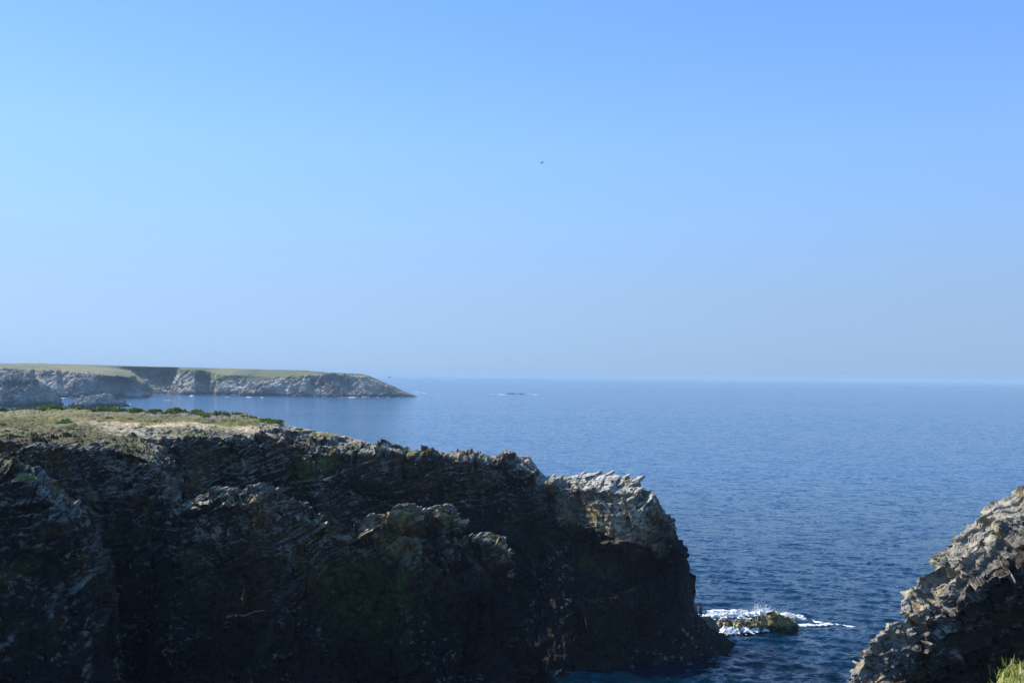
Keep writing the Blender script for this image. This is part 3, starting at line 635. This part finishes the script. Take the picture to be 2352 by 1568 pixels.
def stems(rx, h, seed, mat):
    rs = np.random.RandomState(seed); V = []; F = []
    for i in range(9):
        a = rs.rand() * 6.28; b = np.array([math.cos(a), math.sin(a), 0]) * rx * .15
        t = np.array([math.cos(a) * rx * .6, math.sin(a) * rx * .6, h * .7]); k = len(V); w_ = .012
        for q, ww in ((b, w_ * 1.6), (t, w_)):
            V += [q + (ww, 0, 0), q + (-ww * .5, ww * .87, 0), q + (-ww * .5, -ww * .87, 0)]
        F += [(k, k + 1, k + 4, k + 3), (k + 1, k + 2, k + 5, k + 4), (k + 2, k, k + 3, k + 5)]
    o = mesh_obj('tmp', V, F, mat); me = o.data; bpy.data.objects.remove(o); me.name = 'shrub_stems'
    return me
M_stem = mat_plain('woody_stem', (.10, .07, .045))
LEAF = [leaf_cloud(330, .85, .7, .55, .13, 100 + k, M_leaf[[0, 1, 0, 1, 3, 2][k]]) for k in range(6)]
STEM = stems(.6, .5, 5, M_stem)

RIM = []
def shrub(name, loc, sx, sz, variant, label, group=None, rot=None, cat='shrub'):
    root = bpy.data.objects.new(name, None); COL.objects.link(root); root.empty_display_size = .2
    root.location = loc; root.rotation_euler = (0, 0, random.uniform(0, 6.28) if rot is None else rot)
    if isinstance(label, tuple): RIM.append((label[0], label[1], variant, root)); label = None
    tag(root, label, cat, group)
    f = bpy.data.objects.new('foliage', LEAF[variant]); COL.objects.link(f); f.parent = root; f.scale = (sx, sx, sz)
    st = bpy.data.objects.new('stem', STEM); COL.objects.link(st); st.parent = root; st.scale = (sx, sx, sz)
    return root

x = -60
rsx = np.random.RandomState(12)
while x < 640:
    big = rsx.rand()
    for rep_ in range(1 + (rsx.rand() < .4)):
        v = 2.02 + rsx.rand() * (.07 if x < 330 else .16)
        p = gridpos('A', x + rsx.uniform(-8, 8), v); p.z -= .12
        s_ = rsx.uniform(.9, 1.7) if big > .35 else rsx.uniform(.5, .9)
        shrub('shrub', p, s_ * 1.2, s_ * .95, rsx.randint(0, 4) if x < 420 else [0, 0, 3, 1][rsx.randint(0, 4)],
              (x, s_), 'shrubs along the far rim of the plateau')
    x += rsx.uniform(9, 26)
ORD = 'first second third fourth fifth sixth seventh eighth ninth tenth eleventh twelfth'.split()
cnt = {}
for x_, s_, va, root in sorted(RIM, key=lambda t: t[0]):
    where = 'below the big sea stack' if x_ < 130 else 'below the two islets' if x_ < 300 else 'against the open bay' if x_ < 450 else 'where the rim bends' if x_ < 560 else 'where the rim starts to fall'
    k = (where, 'large' if s_ > 1.25 else 'medium' if s_ > .85 else 'small', ['dark green', 'bright green', 'dark green', 'bright green', 'grey-green', 'ochre'][va])
    cnt[k] = cnt.get(k, 0) + 1; n_ = cnt[k]
    root['label'] = '%s %s rim shrub, %s from left %s' % (k[1], k[2], ORD[n_ - 1], where)
named = [
 (152, 2.60, 1.5, 1.3, 2, 'ochre-topped bush beside the sand patch on the plateau, tallest there'),
 (140, 2.66, 1.5, 1.1, 4, 'grey-green bush against the left side of the ochre bush'),
 (170, 2.80, 1.5, 1.0, 0, 'dark green bush at the right foot of the ochre bush'),
 (150, 2.92, 1.0, .9, 1, 'bright green bush in front of the ochre bush'),
 (222, 2.52, .75, .8, 1, 'small green tuft at the left end of the sandy strip'),
 (252, 2.44, .85, .9, 0, 'round green tuft on the grass edge left of the sandy strip'),
 (295, 2.46, .8, .6, 1, 'flat green tuft on the upper edge of the sandy strip'),
 (312, 2.70, .7, .65, 1, 'left of two green tufts standing on bare sand'),
 (328, 2.68, .75, .7, 0, 'right of two green tufts standing on bare sand'),
 (277, 2.72, .6, .5, 0, 'small dark tuft on bare sand left of the pair'),
 (362, 2.52, .9, .6, 3, 'grey-green tuft at the right end of the sandy strip'),
 (380, 2.62, .6, .45, 0, 'tiny dark tuft below the grey-green one at the sand end'),
 (-2, 2.75, 1.2, 1.1, 0, 'dark bush cut by the left edge of the photo'),
 (690, 2.12, .9, .8, 0, 'single dark tuft where the ridge starts to fall'),
 (728, 2.18, .7, .5, 3, 'small pale tuft on the falling ridge top'),
 (864, 2.05, .7, .6, 0, 'small dark tuft on the pale ridge crest'),
 (932, 2.04, .9, 1.1, 1, 'lone green tuft on the ridge crest above the cleft'),
]
for u, v, sx_, sz_, var_, lab in named:
    p = gridpos('A', u, v); p.z -= .1
    shrub('shrub', p, sx_, sz_, var_, lab)
for u, v, sx_, sz_, var_, lab, key in [
 (186, -.35, 1.0, 1.0, 1, 'bright green cushion on the lip of the left bluff', 'D'), (300, -.1, .6, .6, 1, 'small bright tuft near the right end of the left bluff lip', 'D'),
 (64, .15, .8, .7, 1, 'vivid green tuft low on the leftmost crag', 'E'), (1136, .12, .8, .7, 1, 'green tuft on the flat top of the lower ridge', 'B')]:
    p = gridpos(key, u, v); p.z -= .1
    shrub('shrub', p, sx_, sz_, var_, lab)

# ------------------------------------------------------------------ loose slabs of schist
def slab_verts(rs, L, W, T):
    """flat splintered plate"""
    a = np.array([(-.5, -.4, 0), (.1, -.5, 0), (.55, -.1, 0), (.35, .45, 0), (-.35, .4, 0)]) + rs.uniform(-.12, .12, (5, 3)) * (1, 1, 0)
    top = a * (.85, .85, 1) + (rs.uniform(-.08, .08), rs.uniform(-.08, .08), 1) + rs.uniform(-.15, .15, (5, 3)) * (0, 0, 1)
    return np.concatenate([a, top]) * (L, W, T)
SLF = [(4, 3, 2, 1, 0), (5, 6, 7, 8, 9)] + [(i, (i + 1) % 5, 5 + (i + 1) % 5, 5 + i) for i in range(5)]
def strata_rot(rs, strata, jit=.25):
    n = Vector(strata) + Vector(rs.uniform(-jit, jit, 3)); q = n.to_track_quat('Z', 'X').to_matrix()
    return np.array(q @ Matrix.Rotation(rs.uniform(-.5, .5), 3, 'Z'))
M_slab = mat_plain('slab_schist', (.27, .25, .215), rough=.8, var=.5, scale=3.0)
M_slabd = mat_plain('dark_slab_schist', (.10, .09, .078), rough=.8, var=.5, scale=3.0)

def scatter_slabs(key, parent, n, urange, vrange, smin, smax, seed, strata, tone, nzmin=-1):
    G, us, vs, N, uu, vv = LANDS[key]
    ok = (uu > urange[0]) & (uu < urange[1]) & (vv > vrange[0]) & (vv < vrange[1]) & (N[..., 2] > nzmin) & (G[..., 2] > .5)
    idx = np.argwhere(ok); rs = np.random.RandomState(seed); V = []; F = []; C = []
    for t in range(n):
        i, j = idx[rs.randint(len(idx))]
        L = smin * (smax / smin) ** (rs.rand() ** 1.6)
        v = slab_verts(rs, L, L * rs.uniform(.35, .7), L * rs.uniform(.08, .2)) @ strata_rot(rs, strata).T + G[i, j]
        k = len(V); V += list(v); F += [tuple(k + q for q in f) for f in SLF]
        C += [np.array([1, .94, .84]) * tone * rs.uniform(.35, 1.25)] * len(v)  # tone: crest slabs pale, face slabs near black to deepen the shade
    o = mesh_obj('loose_slabs', V, F, M_rock, parent=parent, col=np.array(C)); tag(o, kind='stuff')
OB = {o.name: o for o in COL.objects}
scatter_slabs('A', OB['headland'], 1100, (640, 1560), (2.1, 3.4), .15, .7, 1, (-.30, -.2, .93), 0.20, .1)
scatter_slabs('A', OB['headland'], 1500, (330, 760), (2.8, 4.2), .15, .9, 2, (-.30, -.2, .93), 0.20, .0)
scatter_slabs('A', OB['headland'], 1500, (700, 1600), (3.2, 5.8), .15, .8, 3, (-.30, -.2, .93), 0.035, -1)
scatter_slabs('B', OB['ridge'], 1100, (400, 1200), (-.2, .45), .15, .8, 4, (-.42, -.1, .9), 0.20, 0)
scatter_slabs('B', OB['ridge'], 1500, (400, 1350), (.3, 2.4), .12, .6, 5, (-.42, -.1, .9), 0.035, -1)
scatter_slabs('D', OB['bluff'], 1300, (0, 400), (.1, 1.2), .12, .7, 6, (-.35, -.15, .93), 0.20, -.2)
scatter_slabs('D', OB['bluff'], 800, (0, 460), (.8, 2.4), .12, .6, 7, (-.35, -.15, .93), 0.035, -1)
scatter_slabs('E', OB['crag'], 900, (-40, 260), (-.1, 1.6), .10, .5, 8, (-.3, -.2, .93), 0.035, -1)
scatter_slabs('F', OB['cliff'], 1300, (0, 760), (-.3, 1.9), .06, .6, 9, (-.22, -.25, .94), 0.20, -.3)
# big plates standing out of the tip, each one countable
rs = np.random.RandomState(5)
for u, v, L in [(1470, 2.03, 2.3), (1462, 2.2, 2.0), (1476, 2.5, 1.8), (1440, 2.02, 1.6), (1484, 2.9, 1.9), (1400, 2.02, 1.5), (1372, 2.05, 1.3), (1340, 2.03, 1.5), (1312, 2.02, 1.3), (1288, 2.02, 1.2), (1270, 2.03, 1.4), (1425, 2.3, 1.4), (1490, 3.1, 1.6), (1524, 2.2, 1.5), (1545, 2.1, 1.5), (1560, 2.05, 1.3), (1452, 2.8, 1.6), (1395, 2.6, 1.3), (1350, 2.7, 1.3), (1300, 2.6, 1.2)]:
    p = np.array(gridpos('A', u, v)); L *= .72
    Vv = slab_verts(rs, L, L * .7, L * .2) @ strata_rot(rs, (-.42, -.15, .9), .08).T + p + (0, 0, -.1 * L)
    mesh_obj('rock_slab', Vv, SLF, M_slab, parent=OB['headland'])

# ------------------------------------------------------------------ surf and foam
def mat_foam():
    m, n, l, b = mat_new('foam'); b.inputs['Base Color'].default_value = (.60, .63, .66, 1); b.inputs['Roughness'].default_value = .6
    b.inputs['Subsurface Weight'].default_value = 0
    return m
M_foam = mat_foam()
def foam_patch(cx, cy, lx, ly, shape, step, seed, hgt=.12, thr=.0, scale=1.0, name='sea_foam'):
    xs = np.arange(cx - lx, cx + lx, step); ys = np.arange(cy - ly, cy + ly, step)
    X, Y = np.meshgrid(xs, ys); p = np.stack([X, Y, np.zeros_like(X)], -1)
    q = p * np.array([.55, 1, 1])
    den = shape(X, Y) + .55 * fbm(q, 1.1 * scale, 4, seed) + .45 * (1 - 3.6 * np.abs(fbm(q, .42 * scale, 3, seed + 9)))
    Z = .10 + hgt * np.clip(den - thr, 0, 1.5) * (1 + .35 * fbm(p, .3 * scale, 3, seed + 3))
    F = grid_faces(*X.shape)[:, ::-1]; keep = (den.reshape(-1)[F].mean(1) > thr)
    F = F[keep]; used, inv = np.unique(F, return_inverse=True)
    V = np.stack([X, Y, Z], -1).reshape(-1, 3)[used]
    return V, inv.reshape(-1, 4)
def join(parts):
    V = []; F = []; k = 0
    for v, f in parts: V.append(v); F.append(f + k); k += len(v)
    return np.concatenate(V), np.concatenate(F)
def band(x0, y0, x1, y1, wd):      # soft capsule
    def f(X, Y):
        dx, dy = x1 - x0, y1 - y0; t = np.clip(((X - x0) * dx + (Y - y0) * dy) / (dx * dx + dy * dy), 0, 1)
        return -.9 + 1.5 * np.exp(-((X - x0 - t * dx) ** 2 + (Y - y0 - t * dy) ** 2) / wd ** 2)
    return f
def W2(dx, dy):      # point of the sea surface seen at dx,dy
    v = CRn @ np.array([(dx - 1176) / FD, (784 - dy) / FD, -1.0]); t = H0 / -v[2]; return (v * t)[:2]
def fb(dx0, dy0, dx1, dy1, wd, seed, step=.07, hgt=.12, thr=0, scale=1.0):
    a = W2(dx0, dy0); b = W2(dx1, dy1); c = (a + b) / 2; e = np.abs(a - b) / 2 + wd * 2.2
    return foam_patch(c[0], c[1], e[0], e[1], band(a[0], a[1], b[0], b[1], wd), step, seed, hgt, thr, scale)
V, F = join([fb(1622, 1418, 1690, 1418, 1.5, 1, hgt=.3, thr=.05), fb(1685, 1416, 1770, 1411, 1.0, 2, hgt=.4, thr=.0), fb(1640, 1405, 1700, 1403, 1.5, 3, thr=.50), fb(1640, 1410, 1720, 1409, 1.0, 13, thr=.35),
             fb(1668, 1451, 1756, 1448, 1.3, 4, hgt=.35, thr=-.05), fb(1690, 1440, 1722, 1438, .8, 5, hgt=.5, thr=-.1), fb(1806, 1411, 1838, 1418, .9, 6, hgt=.25, thr=.1), fb(1838, 1420, 1900, 1434, .8, 7, thr=.28), fb(1812, 1439, 1900, 1434, .8, 8, thr=.25),
             fb(1745, 1440, 1800, 1440, .6, 9, thr=.45), fb(1650, 1450, 1700, 1452, .9, 10, thr=.5), fb(1910, 1433, 1960, 1440, .8, 11, thr=.62), fb(1725, 1448, 1750, 1450, .7, 12, thr=.4)])
o = mesh_obj('surf', V, F, M_foam, smooth=True); tag(o, kind='stuff')
# spray thrown up by the swell: droplets and little sheets
rs = np.random.RandomState(8); Vs = []; Fs = []
T4v = np.array([(1, 1, 1), (1, -1, -1), (-1, 1, -1), (-1, -1, 1)]) * .577
def spray(dx0, dy0, dx1, dy1, n, h, spread=.5):
    a = W2(dx0, dy0); b = W2(dx1, dy1)
    jets = rs.rand(9)
    for _ in range(n):
        t = np.clip(jets[rs.randint(9)] + rs.randn() * .05, 0, 1); p = a + (b - a) * t + rs.randn(2) * spread * (.4, 1)
        z = h * rs.rand() ** 1.8 * (.5 + .5 * math.sin(t * 40) ** 2); s_ = rs.uniform(.02, .075) * (1.2 - z / h * .6)
        M = np.array(Euler(rs.rand(3) * 6).to_matrix()); k = len(Vs)
        Vs.extend(list((T4v @ M.T) * s_ * (1, 1, 1.5) + (p[0], p[1], .15 + z))); Fs.extend([(k, k + 1, k + 2), (k, k + 3, k + 1), (k, k + 2, k + 3), (k + 1, k + 3, k + 2)])
spray(1632, 1416, 1700, 1413, 900, .4); spray(1700, 1413, 1775, 1406, 1300, .7); spray(1685, 1440, 1745, 1438, 1800, .7, .6); spray(1735, 1402, 1760, 1402, 120, 1.5, .3); spray(1810, 1415, 1830, 1420, 700, .4)
o = mesh_obj('sea_spray', Vs, Fs, M_foam); tag(o, kind='stuff')
# surf lines under the far coast and round the islets
parts = []
for i, (a, b, c, d, wd) in enumerate([(118, 914, 190, 914.5, 5), (316, 909.5, 345, 910, 6), (520, 911, 530, 911, 8), (570, 912, 610, 912.5, 9), (696, 913, 704, 913, 6), (780, 913, 815, 912.5, 12), (835, 911.5, 905, 912, 6), (925, 912, 948, 912.5, 12),
        (124, 935, 165, 935, 4), (222, 938.5, 262, 938, 7), (205, 936, 225, 937, 5), (240, 930, 300, 929, 4), (290, 927, 308, 927.5, 4), (383, 919, 405, 920, 4), (955, 901, 978, 902, 8), (970, 904, 1010, 904, 5), (870, 912, 885, 912, 6), (440, 909, 462, 909, 7)]):
    q0 = W2(a, b); parts.append(fb(a, b, c, d, wd, 40 + i, step=1.2, hgt=.8 if wd > 6 else .3, thr=.62, scale=7))
for i, (a, b, c, d, wd) in enumerate([(1150, 906, 1172, 906, 10), (1190, 906.5, 1215, 906.3, 12), (1205, 903.5, 1213, 904, 10), (1070, 904, 1150, 905, 7), (1215, 906, 1240, 906, 6)]):
    parts.append(fb(a, b, c, d, wd, 70 + i, step=1.6, hgt=.8, thr=.75, scale=9))
V, F = join(parts)
o = mesh_obj('breakers', V, F, M_foam, smooth=True); tag(o, kind='stuff')

# ------------------------------------------------------------------ person on the ledge
def skin_mesh(name, pts, edges, rad, mat, parent, lv=2):
    me = bpy.data.meshes.new(name); me.from_pydata([tuple(p) for p in pts], edges, []); me.update()
    o = bpy.data.objects.new(name, me); COL.objects.link(o)
    sk = o.modifiers.new('skin', 'SKIN')
    for i, v in enumerate(me.skin_vertices[0].data):
        r_ = rad[i]; v.radius = (r_, r_) if not isinstance(r_, tuple) else r_; v.use_root = (i == 0)
    ss = o.modifiers.new('sub', 'SUBSURF'); ss.levels = lv; ss.render_levels = lv
    dg = bpy.context.evaluated_depsgraph_get(); me2 = bpy.data.meshes.new_from_object(o.evaluated_get(dg))
    bpy.data.objects.remove(o); me2.name = name; me2.materials.clear(); me2.materials.append(mat)
    o = bpy.data.objects.new(name, me2); COL.objects.link(o); o.parent = parent
    me2.polygons.foreach_set('use_smooth', np.ones(len(me2.polygons), dtype=bool))
    return o
def build_person():
    pl = P(1610, 1418, 113.4)
    root = bpy.data.objects.new('person', None); COL.objects.link(root); root.location = pl.tolist(); root.rotation_euler = (0, 0, R(-65))
    tag(root, 'person in grey top and dark blue trousers standing on the ledge at the headland foot', 'person')
    skin = mat_plain('skin', (.42, .26, .18), rough=.6); top = mat_plain('grey_top', (.30, .31, .36)); tr = mat_plain('blue_trousers', (.03, .05, .14)); hair = mat_plain('dark_hair', (.03, .022, .018)); shoe = mat_plain('dark_shoe', (.04, .04, .045))
    # facing local -Y, 1.75 m tall, weight on the left leg, head slightly bowed
    b = [(0, 0, .95), (0, .01, 1.15), (0, .02, 1.38), (0, 0, 1.50), (0, -.03, 1.62), (0, -.035, 1.70),
         (.17, .02, 1.40), (.21, .03, 1.13), (.20, -.09, .90), (.19, -.13, .82), (-.17, .02, 1.40), (-.21, .03, 1.13), (-.19, -.08, .90), (-.18, -.12, .82),
         (.09, 0, .88), (.10, -.02, .50), (.11, .03, .10), (.12, -.10, .05), (-.09, 0, .88), (-.12, -.05, .50), (-.13, .0, .10), (-.14, -.13, .05)]
    e = [(0, 1), (1, 2), (2, 3), (3, 4), (4, 5), (2, 6), (6, 7), (7, 8), (8, 9), (2, 10), (10, 11), (11, 12), (12, 13), (0, 14), (14, 15), (15, 16), (16, 17), (0, 18), (18, 19), (19, 20), (20, 21)]
    r_ = [.13, .12, .14, .055, .085, .075, .06, .045, .035, .035, .06, .045, .035, .035, .085, .062, .042, .035, .085, .062, .042, .035]
    body = skin_mesh('body', b, e, r_, skin, root)
    skin_mesh('shirt', [b[i] for i in (0, 1, 2, 6, 7, 8, 10, 11, 12)] , [(0, 1), (1, 2), (2, 3), (3, 4), (4, 5), (2, 6), (6, 7), (7, 8)], [.155, .145, .165, .08, .062, .05, .08, .062, .05], top, root)
    skin_mesh('trousers', [b[i] for i in (0, 14, 15, 16, 18, 19, 20)], [(0, 1), (1, 2), (2, 3), (0, 4), (4, 5), (5, 6)], [.15, .105, .08, .062, .105, .08, .062], tr, root)
    skin_mesh('hair', [(0, .0, 1.60), (0, -.01, 1.68), (0, -.025, 1.735)], [(0, 1), (1, 2)], [.075, .098, .07], hair, root)
    for sx_ in (0, 1):
        x_, y_ = ((.115, -.03), (-.135, -.06))[sx_]
        skin_mesh('shoe', [(x_, y_ + .07, .045), (x_, y_ - .05, .045), (x_ * 1.05, y_ - .14, .035)], [(0, 1), (1, 2)], [.052, .052, .045], shoe, root, 1)
    for hx, src, f0 in ((1, 9, 8), (-1, 13, 12)):       # five fingers, slightly curled
        w0 = np.array(b[src])
        for k in range(5):
            if k < 4: st = w0 + (0, (k - 1.5) * .02 + .0, -.03); L_ = (.06, .07, .065, .05)[k]; mid = st + (0, -.012, -L_ * .5); en = mid + (-hx * .012, -.016, -L_ * .4)
            else: st = w0 + (-hx * .01, -.035, .0); mid = st + (-hx * .01, -.025, -.025); en = mid + (-hx * .008, -.01, -.03)
            skin_mesh('finger', [st, mid, en], [(0, 1), (1, 2)], [.010, .009, .007], skin, root, 1)
    return root
build_person()
# the knob of ochre rock the person stands beside and a flat footing stone
pl = P(1610, 1418, 113.4)
rs = np.random.RandomState(4)
for nm, dxy, L, Wd, T, m_ in (('rock_slab', (0, 0, -.32), 2.0, 1.5, .36, M_slabd), ('rock_slab', (-.9, .6, -.1), 1.3, 1.2, 1.3, mat_plain('ochre_lichen_rock', (.20, .14, .05), var=.5, scale=3)), ('rock_slab', (.75, .7, -.6), .9, 1.1, .6, mat_plain('ochre_wet_rock', (.16, .11, .04), var=.5, scale=3)), ('rock_slab', (.2, -.4, -1.4), 3.6, 2.6, 1.15, M_slabd)):
    v = slab_verts(rs, L, Wd, T) + pl + np.array(dxy); v[5:, 2] = v[5:, 2].mean() if nm == 'x' or T < .4 else v[5:, 2]
    if T < .4: v[5:, 2] = pl[2] + .005
    mesh_obj(nm, v, SLF, m_, parent=OB['headland'])

# ------------------------------------------------------------------ birds
def bird(loc, span, rot, bank, label):
    root = bpy.data.objects.new('seabird', None); COL.objects.link(root); root.location = loc; root.rotation_euler = (R(-32), bank, rot)
    tag(root, label, 'bird', 'birds over the sea')
    M_b = M_bird
    n = 8; V = []; F = []
    prof = [(-.34, .005), (-.24, .03), (-.05, .075), (.12, .08), (.24, .045), (.31, .04), (.36, .02), (.42, .004)]
    for y_, r0 in prof:
        for k in range(n): a = k / n * 6.283; V.append((r0 * math.cos(a), y_, r0 * .85 * math.sin(a)))
    for i in range(len(prof) - 1):
        for k in range(n): F.append((i * n + k, i * n + (k + 1) % n, (i + 1) * n + (k + 1) % n, (i + 1) * n + k))
    V = np.array(V) * span; mesh_obj('body', V, F, M_b, parent=root)
    for s_ in (-1, 1):
        W = [(0, .10, .02), (0, -.06, .02), (.22, .13, .10), (.22, -.05, .10), (.38, .06, .10), (.38, -.05, .10), (.52, -.07, .05)]
        W = W + [(x_, y_, z_ + .015) for x_, y_, z_ in W]
        F = [(0, 1, 3, 2), (2, 3, 5, 4), (4, 5, 6), (7, 9, 10, 8), (9, 11, 12, 10), (11, 13, 12), (0, 2, 9, 7), (2, 4, 11, 9), (4, 6, 13, 11), (6, 5, 12, 13), (5, 3, 10, 12), (3, 1, 8, 10)]
        mesh_obj('wing', np.array([(s_ * x_, y_, z_) for x_, y_, z_ in W]) * span, F, M_b, parent=root)
    T = np.array([(-.02, -.30, 0), (.02, -.30, 0), (.06, -.46, 0), (-.06, -.46, 0), (-.02, -.30, .015), (.02, -.30, .015), (.06, -.46, .012), (-.06, -.46, .012)]) * span
    mesh_obj('tail', T, [(3, 2, 1, 0), (4, 5, 6, 7), (0, 1, 5, 4), (1, 2, 6, 5), (2, 3, 7, 6), (3, 0, 4, 7)], M_b, parent=root)
M_bird = mat_plain('dark_plumage', (.05, .055, .065), rough=.7)
bird(P(1245.5, 374, 260), 1.35, R(20), R(-22), 'dark seabird gliding with tilted wings high over the sea in mid sky')
bird(P(895, 866, 520), 1.9, R(5), R(3), 'faint seabird skimming low over the sea beyond the far headland tip')
bird(P(2160, 768, 600), 1.3, R(30), R(5), 'tiny distant bird low in the sky near the right edge')

# ------------------------------------------------------------------ cliff top at the photographer's feet
def build_foreground():
    xs = np.linspace(-14, 16, 220); ys = np.linspace(-14, 16, 220)
    X, Y = np.meshgrid(xs, ys)
    p = np.stack([X, Y, 0 * X], -1)
    edge = 2.9 + 1.25 * np.clip(X, -8, 3.8) + .35 * fbm(p, 2.2, 3, 950)       # brink runs away to the right
    top = 28.13 - .06 * (Y) - .03 * X + .34 * sstep(2.55, 3.9, X) + .06 * fbm(p, 1.3, 4, 955)
    over = np.maximum(Y - edge, 0)
    top = top - .03 * sstep(-1.5, 0, Y - edge)
    Z = top - 1.6 * over - 6 * np.maximum(over - .6, 0)
    lim = 31 * sstep(-14, -6, -np.abs(X)) * 0
    Z = np.maximum(Z, -2.5)
    V = np.stack([X, Y, Z], -1)
    N = normals(V)
    f = fbm(V, .5, 4, 960)
    c = np.zeros(V.shape) + np.array([.13, .15, .04]); c = mixc(c, [.22, .20, .07], sstep(-.1, .5, f)); c = mixc(c, [.08, .06, .035], sstep(.2, .6, -f))
    c = mixc(c, rock_col(V, N, .5, 900), sstep(.7, 1.3, over))
    o = mesh_obj('ground', V.reshape(-1, 3), grid_faces(*X.shape)[:, ::-1], M_rock, col=c.reshape(-1, 3)); tag(o, kind='structure')
    # grass blades where the frame can see the brink
    rs = np.random.RandomState(15); Vb = []; Fb = []; mats = []
    ok = np.argwhere((over < .9) & (Y > edge - 3.0) & (X > 2.2) & (X < 6.5))
    for t in range(16000):
        i, j = ok[rs.randint(len(ok))]; b = V[i, j] + (rs.uniform(-.07, .07), rs.uniform(-.07, .07), -.02)
        h = rs.uniform(.03, .09) if rs.rand() > .02 else rs.uniform(.1, .18); l = rs.randn(2) * .35 * h; w_ = rs.uniform(.003, .006); a = rs.rand() * 3.14
        k = len(Vb); s_ = np.array([math.cos(a) * w_, math.sin(a) * w_, 0])
        Vb += [b - s_, b + s_, b + (l[0] * .4, l[1] * .4, h * .6) + s_ * .7, b + (l[0] * .4, l[1] * .4, h * .6) - s_ * .7, b + (l[0], l[1], h)]
        Fb += [(k, k + 1, k + 2, k + 3), (k + 3, k + 2, k + 4)]; m_ = rs.choice(3, p=[.5, .3, .2]) if h < .14 else 2; mats += [m_, m_]
    g = mesh_obj('grass', Vb, Fb); tag(g, kind='stuff')
    for m_ in (mat_plain('grass_green', (.13, .19, .03)), mat_plain('grass_yellow_green', (.22, .24, .05)), mat_plain('dry_straw', (.42, .34, .18))): g.data.materials.append(m_)
    g.data.polygons.foreach_set('material_index', np.array(mats, dtype=np.int32))
build_foreground()

# ------------------------------------------------------------------ air
def build_haze():
    x0, x1, y0, y1, z0, z1 = -31000, 31000, -31000, 31000, -9, 62
    V = [(x, y, z) for z in (z0, z1) for y in (y0, y1) for x in (x0, x1)]
    F = [(0, 2, 3, 1), (4, 5, 7, 6), (0, 1, 5, 4), (2, 6, 7, 3), (0, 4, 6, 2), (1, 3, 7, 5)]
    m = bpy.data.materials.new('sea_haze'); m.use_nodes = True
    n = m.node_tree.nodes; n.clear()
    v = n.new('ShaderNodeVolumePrincipled'); o_ = n.new('ShaderNodeOutputMaterial')
    v.inputs['Color'].default_value = (.37, .565, .79, 1); v.inputs['Density'].default_value = 0.00011
    v.inputs['Anisotropy'].default_value = 0.0
    m.node_tree.links.new(v.outputs[0], o_.inputs['Volume'])
    o = mesh_obj('haze', V, F, m); tag(o, kind='stuff')
build_haze()
